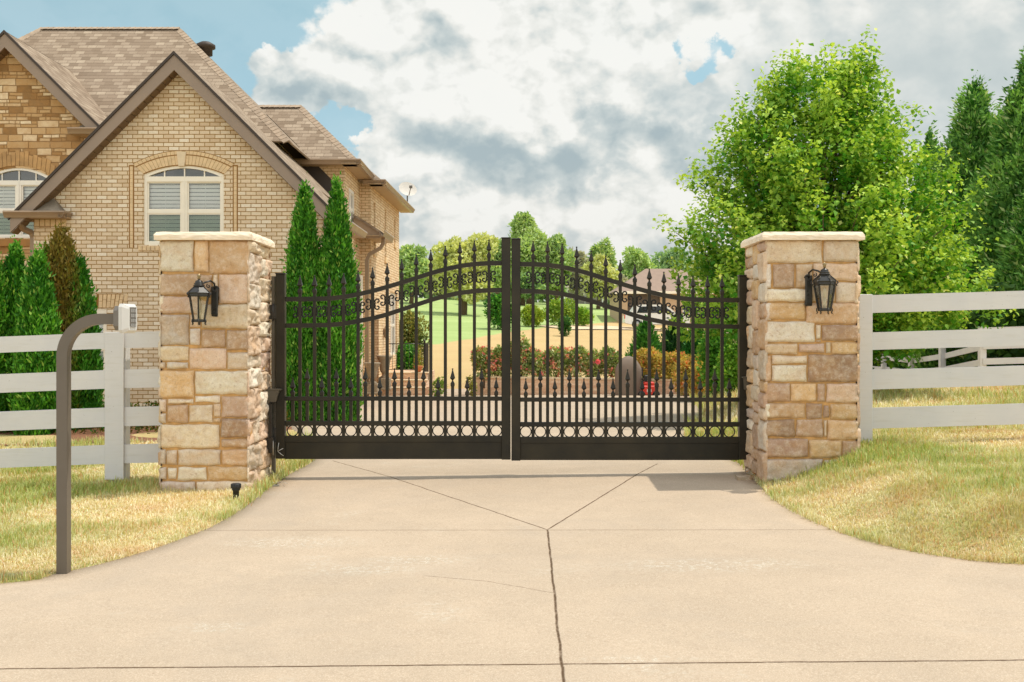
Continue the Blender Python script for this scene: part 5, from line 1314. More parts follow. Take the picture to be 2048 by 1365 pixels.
def urn(px, pyt, pyb, Y, label):
    X = X_(px, Y); zb = Z_(pyb, Y); H = Z_(pyt, Y)-zb; r = empty('garden_urn', (X, Y, zb)); tag(r, label, 'urn', 'stone urns by the side entry')
    MB().bbox(-.17, .17, -.17, .17, 0, H*.34, .015).bbox(-.20, .20, -.20, .20, H*.0, H*.07, .015).build('plinth', M_URN, r)
    MB().lathe([(.13, H*.34), (.14, H*.37), (.07, H*.41), (.055, H*.47), (.10, H*.50), (.13, H*.56), (.15, H*.70), (.17, H*.86), (.22, H*.94), (.23, H*.98), (.20, H*1.0), (.17, H*.95)], sides=20).build('bowl', M_URN, r)
urn(744, 725, 789, 29.2, 'front stone urn on a plinth beside the house corner')
urn(769, 711, 780, 31.0, 'taller waisted stone urn just before the brick steps')

# ------------------------------------------------------------------ planter wall, grill, machine, rocks
pw = empty('planter_wall', (2.0, 31, -.35)); tag(pw, 'low tan brick planter wall across the back of the court', 'planter wall')
pts = [(X_(948, 31.4), 32.6), (X_(949, 31.2), 31.4), (X_(1000, 31), 31.1), (X_(1100, 31), 30.9), (X_(1200, 31), 30.8), (X_(1290, 30.6), 30.6), (X_(1350, 30.2), 30.2), (X_(1420, 29.5), 29.6)]
wl = MB(); cp = MB(); L = 0
for i in range(len(pts)-1):
    a, b = Vector(pts[i]), Vector(pts[i+1]); n = Vector((-(b-a).y, (b-a).x)).normalized()*.22
    za, zb_ = -.5, .165-.012*i*1.0
    q = [a, b, b+n, a+n]; wl.add([Vector((v.x-2.0, v.y-31, z+.35)) for z in (za, zb_) for v in q], [(0, 1, 5, 4), (1, 2, 6, 5), (2, 3, 7, 6), (3, 0, 4, 7), (4, 5, 6, 7)])
    n2 = n.normalized(); q = [a-n2*.03, b-n2*.03, b+n*1.1, a+n*1.1]; cp.add([Vector((v.x-2.0, v.y-31, z+.35)) for z in (zb_+.002, zb_+.05) for v in q], [(0, 1, 5, 4), (1, 2, 6, 5), (2, 3, 7, 6), (3, 0, 4, 7), (4, 5, 6, 7), (3, 2, 1, 0)])
wl.build('brick_face', M_BRICK_R, pw, uv=True); cp.build('coping', M_KEY, pw, uv=True)
def grill():
    Y = 30.0; x = X_(1257, Y); g = Z_(796, Y); r = empty('covered_grill', (x, Y, g)); tag(r, 'barbecue grill under a taupe cloth cover at the planter wall', 'grill')
    secs = [(0.05, .35, .27, 0), (.35, .36, .28, 0), (.72, .36, .28, 0), (.80, .355, .27, 0), (.92, .30, .25, .0), (1.05, .21, .19, 0), (1.13, .12, .12, 0), (1.16, .03, .04, 0)]
    V = []; n = 28; f = []
    for j, (z, a, b, _) in enumerate(secs):
        for k in range(n):
            t = 2*PI*k/n; c, s_ = math.cos(t), math.sin(t); e = .45
            fold = 1+.035*math.sin(t*7+j*.6)*(1 if z < .8 else .3)
            V.append((math.copysign(abs(c)**e, c)*a*fold, math.copysign(abs(s_)**e, s_)*b*fold, z))
    for j in range(len(secs)-1):
        for k in range(n): f.append((j*n+k, j*n+(k+1) % n, (j+1)*n+(k+1) % n, (j+1)*n+k))
    f.append(tuple((len(secs)-1)*n+k for k in range(n)))
    MB().add(V, f, True).build('cover', M_GRILLCOV, r)
    m = MB()
    for a, b in ((-.3, -.2), (.3, -.2), (-.3, .2), (.3, .2)): m.tube([(a, b-.02, .04), (a, b+.02, .04)], .045, 12)
    m.build('caster', M_BLACK, r)
grill()
def washer():
    Y = 29.6; x = X_(1297, Y); g = Z_(796, Y); r = empty('pressure_washer', (x, Y, g)); tag(r, 'red wheeled machine with black handle beside the covered grill', 'power tool')
    MB().bbox(-.20, .22, -.16, .16, .08, .34, .03).bbox(-.13, .15, -.12, .12, .34, .44, .03).build('red_body', M_RED, r)
    MB().bbox(-.06, .06, -.165, -.15, .16, .25, .004).build('badge', M_WHITE, r)
    MB().tube([(-.12, .1, .3), (-.15, .2, .80), (.08, .2, .80), (.08, .1, .3)], .018, 6).build('handle', M_BLACK, r)
    MB().bbox(-.12, .02, -.10, .10, .44, .62, .02).build('engine', M_BLACK, r)
    for sx in (-.21, .19): MB().tube([(sx, -.19, .10), (sx, -.14, .10)], .10, 16).build('wheel', M_TIRE, r)
washer()
def boulder(x, y, sx, sy, sz, label, col):
    g = float(zground(np.array([x]), np.array([y]))[0]); bm = bmesh.new(); bmesh.ops.create_icosphere(bm, subdivisions=4, radius=1)
    for v in bm.verts:
        p = v.co.copy(); k = 1+.28*mnoise.noise(tuple(p*1.4+Vector((x, y, 0))))+.07*mnoise.noise(tuple(p*5)); v.co = Vector((p.x*sx*k, p.y*sy*k, p.z*sz*k+sz*.4))
    me = bpy.data.meshes.new('boulder'); bm.to_mesh(me); bm.free(); me.materials.append(M_STONE)
    ca = me.color_attributes.new(name='Col', type='FLOAT_COLOR', domain='POINT'); ca.data.foreach_set('color', np.tile(np.array([*col, 1], dtype=np.float32), len(me.vertices)))
    o = bpy.data.objects.new('boulder', me); COL.objects.link(o); o.location = (x, y, g); tag(o, label, 'rock')
boulder(X_(1474, 24), 24.0, .28, .22, .26, 'pale grey boulder at the right end of the shrub bed', (.46, .44, .38))

# ------------------------------------------------------------------ far buildings and car
def gz_(x, y): return float(zground(np.array([x]), np.array([y]))[0])
def far_house():
    Y = 86.0; x0, x1 = X_(1240, Y), X_(1440, Y); g = Z_(643, Y)-.3; r = empty('far_house', ((x0+x1)/2, Y, g)); tag(r, 'distant tan house with a broad hipped brown roof beyond the lawn', 'house')
    w = (x1-x0)/2; he = Z_(583, Y)-g; hr = Z_(531, Y)-g; D = 9.0
    wl = MB(); holes = [[(-w+.6, .3), (-w+3.2, .3), (-w+3.2, 2.6), (-w+.6, 2.6)]]
    wall_holes(wl, [(-w, -2), (w, -2), (w, he), (-w, he)], holes, lambda a, b: Vector((a, 0, b)), Vector((0, 1, 0)), .3)
    wl.poly([(-w, D, -2), (-w, 0, -2), (-w, 0, he), (-w, D, he)]); wl.poly([(w, 0, -2), (w, D, -2), (w, D, he), (w, 0, he)]); wl.poly([(w, D, -2), (-w, D, -2), (-w, D, he), (w, D, he)])
    wl.build('wall', M_TANWALL, r)
    o = .45; rf = MB(); A = (-w-o, -o, he); B = (w+o, -o, he); Cc = (w+o, D+o, he); Dd = (-w-o, D+o, he); R1 = (-w+2.6, D/2, hr); R2 = (w-2.6, D/2, hr)
    for p in ([A, B, R2, R1], [B, Cc, R2], [Cc, Dd, R1, R2], [Dd, A, R1]): rf.slab(p, .15)
    rf.build('roof', M_DARKROOF, r)
    MB().bbox(-w-o, w+o, -o-.08, -o, he-.22, he-.02, .01).build('fascia', M_VINYL, r)
    MB().bbox(-w+.6, -w+3.2, .25, .3, .3, 2.6, .01).build('garage_door', simple('dark_garage', S(96, 84, 74), .7), r)
    win = MB().bbox(1.0, 2.4, -.05, .03, .9, 2.3, .02).build('window', M_WHITE, r); MB().bbox(1.08, 2.32, -.06, -.051, .98, 2.22, .002).build('pane', simple('far_pane', S(60, 70, 76), .1), win)
far_house()
def barn():
    Y = 140.0; x0, x1 = X_(1120, Y), X_(1215, Y); g = gz_((x0+x1)/2, Y)-.2; r = empty('white_outbuilding', ((x0+x1)/2, Y, g)); tag(r, 'pale low outbuilding among the trees left of the far house', 'outbuilding')
    w = (x1-x0)/2; he = 2.4
    MB().box(-w, w, 0, 6, -1, he).build('wall', M_WHITE, r)
    rf = MB().slab([(-w-.4, -.5, he), (w+.4, -.5, he), (w+.4, 3, he+1.7), (-w-.4, 3, he+1.7)], .15).slab([(-w-.4, 6.5, he), (w+.4, 6.5, he), (w+.4, 3, he+1.7), (-w-.4, 3, he+1.7)], .15); rf.build('roof', simple('pale_roof', S(206, 190, 186), .8), r)
    for a in (-w+1, 0.2): MB().bbox(a, a+2.2, -.06, .02, 0, 2.0, .02).build('door', M_KEYGREY, r)
barn()
def far_car():
    Y = 77.5; x0 = X_(1247, Y); g = gz_(x0+2.2, Y)+.10; r = empty('parked_car', (x0+2.3, Y, g)); tag(r, 'white car parked on the lane in front of the far house', 'car')
    L = 2.3
    side = [(-L, .45), (-L+.05, .95), (-L+.35, 1.05), (-L+.75, 1.62), (-L+1.2, 1.72), (.6, 1.70), (1.35, 1.10), (2.1, .98), (L, .80), (L, .40), (1.85, .32), (-1.9, .32)]
    MB().prism(side, 'y', -.88, .88).build('body', simple('white_car_paint', S(225, 226, 224), .25, var=.02), r)
    wd = MB(); wd.prism([(-L+.85, 1.12), (-L+1.05, 1.56), (-.6, 1.58), (-.6, 1.12)], 'y', -.90, -.885).prism([(-.5, 1.12), (-.5, 1.58), (.55, 1.56), (1.15, 1.12)], 'y', -.90, -.885); wd.build('side_window', simple('car_glass', S(40, 46, 50), .08), r)
    for x in (-1.45, 1.45):
        w = MB().tube([(x, -.92, .33), (x, -.68, .33)], .34, 20).build('wheel', M_TIRE, r); MB().tube([(x, -.94, .33), (x, -.90, .33)], .20, 16).build('rim', M_STEEL, w)
    MB().bbox(-L-.02, -L+.05, -.85, -.6, .7, .98, .02).build('tail_light', M_RED, r)
    MB().bbox(L-.1, L+.02, -.85, -.55, .6, .78, .02).build('headlight', M_WHITE, r)
far_car()

# ------------------------------------------------------------------ vegetation
def leaf_arrays(C, T, N, L, W, fold=0.18, base=0.0):
    """diamond leaves with a folded midrib: C bases, T directions, N normals, L/W sizes"""
    T = T/np.linalg.norm(T, axis=1, keepdims=True)
    B = np.cross(N, T); B /= np.linalg.norm(B, axis=1, keepdims=True)+1e-9
    Nn = np.cross(T, B)
    L = L[:, None]; W = W[:, None]
    v0 = C; v1 = C+T*L*.42+B*W*.5+Nn*W*fold; v2 = C+T*L; v3 = C+T*L*.42-B*W*.5+Nn*W*fold
    V = np.stack([v0, v1, v2, v3], 1).reshape(-1, 3); n = len(C); i = np.arange(n)*4
    tri = np.stack([i, i+1, i+2, i, i+2, i+3], 1).reshape(-1)
    return V, tri
def leaf_obj(name, C, T, N, L, W, col, m, parent, fold=.18):
    V, tri = leaf_arrays(C, T, N, L, W, fold); n = len(C)
    return npmesh(name, V, tri, np.arange(2*n)*3, np.full(2*n, 3), m, parent, np.repeat(col, 4, axis=0))
def unit(v): return v/(np.linalg.norm(v, axis=1, keepdims=True)+1e-9)
def lumps(P_, s, seed, k=5):
    r = np.random.RandomState(seed); out = np.zeros(len(P_))
    for i in range(k):
        d = r.normal(size=3); d *= s*(1+.6*i)/np.linalg.norm(d); out += np.sin(P_@d+r.uniform(0, 6.28))/(1+.45*i)
    return out/2.2
def mixcol(a, b, t): return np.array(a)[None, :]*(1-t[:, None])+np.array(b)[None, :]*t[:, None]
def c3(r, g, b): return np.array([lin(r), lin(g), lin(b)])

def evergreen(name, label, x, y, H, R, n, seed, cols, prof, cat='evergreen', group=None, sprayL=.15, sprayW=.055, upright=.8, core=.72, brown=None, lean=(0, 0), z0=None, rad_noise=.16, trunk_r=.07, k=14, spread=1.0):
    """conical evergreen: outer coat of upright sprays round a dense lumpy heart, on a trunk"""
    g = gz_(x, y) if z0 is None else z0
    root = empty(name, (x, y, g)); tag(root, label, cat, group)
    r = np.random.RandomState(seed)
    # sprays are grouped in tufts
    nt_ = n//k; u = r.rand(nt_); pz = np.array([p[0] for p in prof]); pr = np.array([p[1] for p in prof])
    grid = np.linspace(0, 1, 400); w = np.interp(grid, pz, pr)+.05; cdf = np.cumsum(w); cdf /= cdf[-1]; u = np.interp(u, cdf, grid)
    th = r.rand(nt_)*2*PI; rr = np.interp(u, pz, pr)*R
    D = np.stack([np.cos(th), np.sin(th), np.zeros(nt_)], 1)
    Pn = D*rr[:, None]+np.stack([0*u, 0*u, u*H], 1)
    lp = lumps(Pn, 5.5/max(R, .5), seed); rr = rr*(1+rad_noise*lp)*(.80+.24*r.rand(nt_)**.6)
    Pn = D*rr[:, None]+np.stack([lean[0]*u*H, lean[1]*u*H, u*H], 1)
    C = np.repeat(Pn, k, 0)+r.normal(size=(nt_*k, 3))*np.array([sprayL*.45, sprayL*.45, sprayL*.75])*spread
    Dk = np.repeat(D, k, 0); lp = lp+np.repeat(0, 1)*0; tj = r.normal(size=nt_)*.45; lp = lp+tj; T = Dk*(1-upright)+np.array([0, 0, upright])+r.normal(size=C.shape)*.30
    N = np.cross(Dk, np.array([0, 0, 1.]))*r.choice([-1, 1], len(C))[:, None]*.8+Dk*.9+r.normal(size=C.shape)*.35
    L = sprayL*(.6+.8*r.rand(len(C))); W = sprayW*(.6+.8*r.rand(len(C)))
    top = np.repeat(u, k); sc = np.where(top > .93, .75, 1); L *= sc
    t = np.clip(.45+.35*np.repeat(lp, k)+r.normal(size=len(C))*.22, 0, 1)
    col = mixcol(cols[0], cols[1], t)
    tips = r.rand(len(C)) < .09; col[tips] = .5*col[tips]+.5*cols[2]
    if brown is not None:
        bc, bf = brown; b = bf(C[:, 0], C[:, 1], top)+r.normal(size=len(C))*.16; bb = np.clip(b, 0, 1)[:, None]; bj = bc[None, :]*(.7+.6*r.rand(len(C)))[:, None]; col = col*(1-bb)+bj*bb
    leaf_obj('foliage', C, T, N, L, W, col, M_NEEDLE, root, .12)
    # heart of the tree: the older shoots behind the outer coat
    nh = int(n*.30); u2 = np.interp(r.rand(nh), cdf, grid); th2 = r.rand(nh)*2*PI; D2 = np.stack([np.cos(th2), np.sin(th2), 0*th2], 1)
    r2 = np.interp(u2, pz, pr)*R*core*(.75+.25*r.rand(nh)); C2 = D2*r2[:, None]+np.stack([lean[0]*u2*H, lean[1]*u2*H, u2*H*.97], 1)
    T2 = np.array([0, 0, 1.])+r.normal(size=C2.shape)*.45+D2*.1; N2 = D2+r.normal(size=C2.shape)*.3
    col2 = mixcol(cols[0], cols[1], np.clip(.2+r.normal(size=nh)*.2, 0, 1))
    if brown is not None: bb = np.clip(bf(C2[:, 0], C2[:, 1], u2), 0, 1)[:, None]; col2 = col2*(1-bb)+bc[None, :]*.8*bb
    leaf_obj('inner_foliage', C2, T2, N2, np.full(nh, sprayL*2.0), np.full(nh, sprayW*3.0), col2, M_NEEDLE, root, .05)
    MB().tube([(0, 0, -.1), (0, 0, H*.5), (lean[0]*H, lean[1]*H, H*.92)], [trunk_r, trunk_r*.6, .01], 8).build('trunk', M_BARK, root)
    return root
PR_THUJA = [(0, .80), (.05, .92), (.18, 1.0), (.40, .94), (.60, .76), (.76, .54), (.88, .30), (.96, .12), (1.0, .01)]
PR_CONE = [(0, .9), (.06, 1.0), (.3, .84), (.6, .5), (.85, .2), (1, .01)]
PR_BIG = [(0, .85), (.08, 1.0), (.3, .95), (.5, .80), (.7, .55), (.85, .32), (.95, .14), (1, .02)]
TG = (c3(40, 104, 20), c3(104, 172, 44), c3(200, 228, 110))
GT = 'slim thuja columns beside the gate and house'
# pair right of the gable, seen above and through the gate
yT = 18.4
for (px, top, R, sd_, lb) in ((609, 370, .33, 11, 'left one of the two tall thuja columns against the sunlit house corner'), (674, 364, .35, 12, 'right one of the two tall thuja columns against the sunlit house corner')):
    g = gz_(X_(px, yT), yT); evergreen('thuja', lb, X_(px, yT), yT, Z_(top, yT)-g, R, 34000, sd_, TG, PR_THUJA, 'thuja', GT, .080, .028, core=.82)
# clump at the left
yL = 16.6
for (px, top, R, n, sd_, y, lb) in ((-14, 506, .30, 12000, 21, 16.7, 'bright green thuja cut off by the left frame edge behind the fence'), (30, 492, .29, 13000, 22, 16.9, 'thuja with the tallest bright green tip at the far left'),
                             (76, 510, .31, 14000, 24, 16.3, 'bright green thuja column behind the bend of the gooseneck post'), (95, 490, .24, 9000, 25, 17.4, 'half browned thuja tucked behind the dead brown one')):
    x = X_(px, y); evergreen('thuja', lb, x, y, Z_(top, y)-gz_(x, y), R, n, sd_, TG, PR_THUJA, 'thuja', GT, .085, .030, core=.82, brown=None if px != 95 else (c3(120, 92, 30), lambda X, Y, t: (t-.2)*.5))
y = 17.0; x = X_(124, y)
evergreen('thuja', 'browned thuja with rusty foliage, green only on its right flank', x, y, Z_(452, y)-gz_(x, y), .40, 17000, 31, (c3(46, 92, 16), c3(90, 134, 36), c3(140, 150, 60)), PR_THUJA, 'thuja', GT, .085, .030, core=.82,
          brown=(c3(136, 112, 46), lambda X, Y, t: np.clip(.85-np.clip((X-.12)*3.2, 0, 1)-np.clip((-X-.2)*2.5, 0, 1), 0, 1)*np.clip((t-.05)*4, 0, 1)))
x = X_(160, 17.1); evergreen('thuja', 'low dark green thuja between the brown one and the lower window', x, 17.1, Z_(520, 17.1)-gz_(x, 17.1), .27, 10000, 32, (c3(38, 96, 18), c3(80, 150, 36), c3(130, 180, 60)), PR_THUJA, 'thuja', GT, .085, .030, core=.82)

# big arborvitae row behind the far fence
BG = (c3(52, 108, 36), c3(140, 192, 92), c3(230, 242, 180))
GB = 'big evergreens in the row behind the back fence'
for (px, top, Y, R, n, sd_, lb) in ((1862, 262, 35, 1.15, 10000, 41, 'evergreen whose sparse tip peeks over the maple shoulder'), (1950, 162, 31, 1.75, 30000, 42, 'tall dark evergreen just right of the maple crown'),
                                    (2062, 108, 28, 1.75, 30000, 43, 'tallest dark evergreen at the right frame edge'), (2070, 380, 26.6, 1.1, 17000, 44, 'shorter leafy evergreen in front of the tall right pair'), (1900, 330, 33, 1.35, 16000, 45, 'dark evergreen filling the gap between maple and tall row'),
                                    (2190, 180, 27, 1.7, 8000, 46, 'dark evergreen just beyond the right frame edge'), (1780, 420, 38, 1.4, 8000, 47, 'dark evergreen hidden behind the maple'), (2200, 420, 26.0, 1.0, 6000, 48, 'low evergreen at the right end of the back row')):
    x = X_(px, Y); evergreen('arborvitae', lb, x, Y, Z_(top, Y)-gz_(x, Y), R, n, sd_, BG, PR_BIG, 'evergreen tree', GB, .17, .055, upright=.42, core=.80, rad_noise=.26, trunk_r=.16, k=26, spread=1.15)

def lobed_tree(name, label, x, y, H, lobes, n, seed, cols, leafL, leafW, trunk=None, cat='tree', group=None, m=None, z0=None, flowers=None, droop=0.0):
    """broad-leaved crown made of overlapping leafy lobes: lobes = (cx, cy, cz, rx, ry, rz) relative to the base"""
    g = gz_(x, y) if z0 is None else z0
    root = empty(name, (x, y, g)); tag(root, label, cat, group); r = np.random.RandomState(seed)
    vol = np.array([(a[3]*a[4]*a[5])**.667 for a in lobes]); cnt = np.maximum(1, (n*vol/vol.sum()).astype(int)); Cs = []; Ns = []
    for a, c in zip(lobes, cnt):
        d = unit(r.normal(size=(c, 3))); d[:, 2] = np.where(r.rand(c) < .35, np.abs(d[:, 2]), d[:, 2])
        q = np.array(a[3:6]); rad = .55+.5*r.rand(c)**.45; lp = lumps(d*2.0+np.array(a[:3]), 3.2, seed+int(a[0]*7), 5)
        Cs.append(np.array(a[:3])+d*q*(rad*(1+.17*lp))[:, None]); Ns.append(d)
    C = np.concatenate(Cs); D = np.concatenate(Ns); n = len(C)
    T = D*.7+r.normal(size=C.shape)*.6+np.array([0, 0, .15-droop]); N = D*.5+np.array([0, 0, .7])+r.normal(size=C.shape)*.5
    lp = lumps(C, 2.2/(H*.25), seed+3); t = np.clip(.5+.35*lp+r.normal(size=n)*.25, 0, 1); col = mixcol(cols[0], cols[1], t); tips = r.rand(n) < .12; col[tips] = cols[2]
    L = leafL*(.6+.8*r.rand(n)); W = leafW*(.6+.8*r.rand(n))
    leaf_obj('crown', C, T, N, L, W, col, m or M_FARLEAF, root)
    if flowers:
        fc, nf, fs = flowers; F_ = r.choice(n, nf, replace=False); C2 = C[F_]+D[F_]*.04; C2 = np.repeat(C2, 6, 0)+r.normal(size=(nf*6, 3))*fs*.3; kk = len(C2)
        cc = np.array(fc)[r.randint(len(fc), size=nf)]; cc = np.repeat(cc, 6, 0)*(.8+.4*r.rand(kk))[:, None]
        leaf_obj('blossom', C2, r.normal(size=(kk, 3))+np.array([0, 0, .6]), r.normal(size=(kk, 3)), np.full(kk, fs), np.full(kk, fs*.9), cc, m or M_FARLEAF, root)
    if trunk:
        mb = MB(); tr_, th_ = trunk; mb.tube([(0, 0, -.3), (0.02*H, 0, th_*.6), (0, 0, th_)], [tr_*1.25, tr_, tr_*.8], 8)
        for a in lobes[:7]: mb.tube([(0, 0, th_*.85), (a[0]*.5, a[1]*.5, (th_+a[2])*.55), (a[0], a[1], a[2])], [tr_*.6, tr_*.35, tr_*.12], 6)
        mb.build('trunk', M_BARK, root)
    return root

# --- the maple behind the right pillar
def maple():
    Y = 18.0; s = F/Y; ax = 1645.0; x0 = X_(ax, Y); g = gz_(x0, Y)
    root = empty('maple_tree', (x0, Y, g)); tag(root, 'bright lime green maple tree rising behind the right pillar', 'tree')
    r = np.random.RandomState(77)
    prof = [(82, 1700, 1738), (100, 1570, 1756), (140, 1530, 1762), (190, 1490, 1785), (250, 1462, 1800), (310, 1408, 1835), (350, 1432, 1862), (400, 1392, 1880), (450, 1372, 1892), (520, 1392, 1900), (580, 1385, 1930), (625, 1390, 1925), (655, 1410, 1890), (682, 1480, 1820)]
    pz = np.array([Z_(p[0], Y)-g for p in prof])[::-1]; pl = np.array([(ax-p[1])/s for p in prof])[::-1]; pr = np.array([(p[2]-ax)/s for p in prof])[::-1]
    pz = pz-np.linspace(0, .32, len(pz)); zlo, zhi = pz[0], pz[-1]
    # boughs: rise from the trunk toward the crown surface, each carrying leafy shoots; gaps stay open between them
    nb_ = 150; grid = np.linspace(zlo, zhi, 300); w = (np.interp(grid, pz, pl)+np.interp(grid, pz, pr))**1.25; cdf = np.cumsum(w); cdf /= cdf[-1]
    def surf(z, th):
        cx, sy = np.cos(th), np.sin(th); R_l, R_r = np.interp(z, pz, pl), np.interp(z, pz, pr)
        return 1.10*cx*np.where(cx < 0, R_l, R_r), 1.05*sy*(R_l+R_r)/2
    bz = np.interp((np.arange(nb_)+r.rand(nb_)*.9)/nb_, cdf, grid); bth = np.arange(nb_)*2.39996+r.normal(size=nb_)*.3; sx_, sy_ = surf(bz, bth); fb = .80+.24*r.rand(nb_)
    tips_ = np.stack([sx_*fb, sy_*fb, bz], 1); roots = np.stack([0*bz, 0*bz, np.maximum(.8, bz-.35*np.hypot(sx_, sy_)-.5)], 1)
    per = 10; bi = np.repeat(np.arange(nb_), per); tb = np.tile(np.linspace(.42, 1.0, per), nb_)+r.normal(size=nb_*per)*.03
    base_ = roots[bi]+(tips_-roots)[bi]*tb[:, None]+np.array([0, 0, -.12])*(1-tb)[:, None]
    P0 = base_+r.normal(size=base_.shape)*np.array([.17, .17, .13])*(1.25-.55*tb)[:, None]
    nf_ = 430; zf_ = np.interp(r.rand(nf_), cdf, grid); tf_ = r.rand(nf_)*2*PI; ax_, ay_ = surf(zf_, tf_); ff = .35+.55*r.rand(nf_)
    P0 = np.concatenate([P0, np.stack([ax_*ff, ay_*ff, zf_], 1)]); ncl = len(P0)
    # tall single shoots that break the skyline
    ns = 46; zs_ = zhi-r.rand(ns)**1.3*2.6; ts_ = r.rand(ns)*2*PI; ax_, ay_ = surf(np.minimum(zs_, zhi-.1), ts_); fs2 = .75+.3*r.rand(ns)
    P0 = np.concatenate([P0, np.stack([ax_*fs2, ay_*fs2, zs_], 1)]); ncl = len(P0)
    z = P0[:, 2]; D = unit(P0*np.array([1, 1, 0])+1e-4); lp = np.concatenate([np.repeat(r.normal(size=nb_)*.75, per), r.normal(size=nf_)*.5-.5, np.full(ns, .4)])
    out = unit(D+np.array([0, 0, .55])*1.0); k = 40
    sh = np.where(z > zhi-1.6, 1.0, .55)                      # shoots near the top stand upright
    dirn = unit(out*(1-sh[:, None]*.55)+np.array([0, 0, 1.])*sh[:, None]*.75+r.normal(size=out.shape)*.22)
    Ls = .30+.22*r.rand(ncl)
    t = r.rand(ncl, k); t = np.sort(t, 1)
    C = P0[:, None, :]-dirn[:, None, :]*(Ls*.6)[:, None, None]+dirn[:, None, :]*(t*Ls[:, None]*1.25)[..., None]; C = C.reshape(-1, 3); tt = t.reshape(-1)
    n = len(C); C = C+r.normal(size=C.shape)*(.088*(1.15-tt*.5))[:, None]
    dk = np.repeat(dirn, k, 0)
    side = unit(r.normal(size=C.shape)); T = side*.9+dk*.25+np.array([0, 0, -.55]); N = np.array([0.15, 0, 1.25])+side*.35+r.normal(size=C.shape)*.30
    L = (.070+.042*r.rand(n))*(1.15-.40*tt); W = L*.86
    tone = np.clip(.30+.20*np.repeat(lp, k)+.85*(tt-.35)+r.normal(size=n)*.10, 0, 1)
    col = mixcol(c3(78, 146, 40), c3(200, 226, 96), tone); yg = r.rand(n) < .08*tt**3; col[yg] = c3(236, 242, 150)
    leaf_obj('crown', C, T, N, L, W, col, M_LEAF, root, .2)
    mb = MB(); mb.tube([(0, 0, -.2), (.02, 0, .5), (-.03, .02, 1.5), (.04, 0, 3.0), (0, .03, 4.8)], [.16, .125, .10, .065, .02], 10)
    rr = random.Random(8)
    for i in range(150):
        j = rr.randrange(ncl); e = P0[j]; b = min(max(.7, e[2]*.55-rr.uniform(0, .4)), 4.3)
        mid = Vector((e[0]*.45, e[1]*.45, b+(e[2]-b)*.35)); mb.tube([(0, 0, b), mid, Vector(e)], [.030, .018, .006], 5)
    mb.build('trunk', M_BARK, root)
maple()

# --- shrubs at the court
def bush(name, label, px, y, pyt, wpx, n, seed, cols, lf=.09, group=None, pyb=None, flowers=None, z0=None, cat='shrub', m=None):
    x = X_(px, y); g = z0 if z0 is not None else (gz_(x, y) if pyb is None else Z_(pyb, y)); H = Z_(pyt, y)-g; R = wpx/2*y/F; r = random.Random(seed)
    lobes = [(r.uniform(-.5, .5)*R, r.uniform(-.4, .4)*R, H*r.uniform(.35, .72), R*r.uniform(.45, .7), R*r.uniform(.4, .6), H*r.uniform(.24, .36)) for _ in range(7)]+[(0, 0, H*.45, R*.85, R*.7, H*.5)]
    return lobed_tree(name, label, x, y, H, lobes, n, seed, cols, lf, lf*.6, (.03, H*.3), cat, group, m or M_FARLEAF, g, flowers)
RC = (c3(104, 134, 70), c3(184, 196, 120), c3(232, 230, 188))
RF = [c3(244, 150, 132), c3(248, 184, 148), c3(240, 146, 146)]
OC = (c3(150, 144, 64), c3(224, 200, 106), c3(240, 180, 120)); OF = [c3(226, 146, 96), c3(216, 122, 70), c3(230, 170, 110)]
GR = 'rose bushes planted along the brick planter wall'
roses = [(968, 698, 44, 'rose bush with coral flowers at the left end of the planter'), (1002, 690, 44, 'coral flowering rose bush just left of the gate centre'), (1042, 668, 46, 'tallest leggy rose bush right behind the gate centre'), (1078, 696, 46, 'rose bush with dark leaves two plants right of the gate centre'),
         (1112, 692, 50, 'pink and coral rose bush above the middle of the planter'), (1150, 700, 46, 'rose bush with fading flowers near the middle of the planter'), (1186, 694, 46, 'rose bush carrying one large pink flower'), (1222, 696, 46, 'green topped rose bush left of the covered grill')]
for i, (px, pt, w, lb) in enumerate(roses):
    bush('rose_bush', lb, px, 31.3, pt+(i*7)%11-3, w*1.05, 2400, 100+i, RC, .085, GR, 756, (RF, 75 if i < 5 else 42, .075))
pk = P(1196, 724, 31.0); r = empty('rose_flower', pk); tag(r, 'large pink rose bloom left of the covered grill', 'flower')
rs = np.random.RandomState(3); kk = 60; d = unit(rs.normal(size=(kk, 3))); leaf_obj('petals', d*.03, d, rs.normal(size=(kk, 3)), np.full(kk, .06), np.full(kk, .055), np.tile(c3(246, 140, 158), (kk, 1)), M_FARLEAF, r)
GO = 'orange tinged shrubs right of the covered grill'
for i, (px, pt, w, pb, Yq, lb) in enumerate([(1300, 700, 56, 752, 31.0, 'coppery leaved shrub just right of the covered grill'), (1345, 702, 60, 765, 30.6, 'orange tinged shrub above the right end of the planter'), (1378, 716, 56, 800, 29.0, 'coppery shrub spilling over the right end of the planter wall'), (1412, 722, 60, 805, 27.5, 'sprawling orange leaved shrub at the right side of the court'), (1446, 738, 56, 806, 26.5, 'lowest orange leaved shrub near the gate hinge')]):
    bush('copper_shrub', lb, px, Yq, pt, w*1.2, 3000, 130+i, OC, .085, GO, pb, (OF, 40, .07))
x = X_(1292, 34); evergreen('cone_shrub', 'pointed green evergreen behind the covered grill', x, 34, Z_(648, 34)-gz_(x, 34), .66, 6500, 51, (c3(46, 104, 34), c3(92, 158, 56), c3(140, 190, 84)), PR_CONE, 'evergreen', None, .15, .06, .6)
x = X_(1352, 35); evergreen('cone_shrub', 'dark evergreen right of the pointed one behind the planter', x, 35, Z_(640, 35)-gz_(x, 35), .72, 6500, 52, (c3(24, 66, 32), c3(56, 108, 46), c3(90, 140, 60)), PR_CONE, 'evergreen', None, .15, .06, .6)
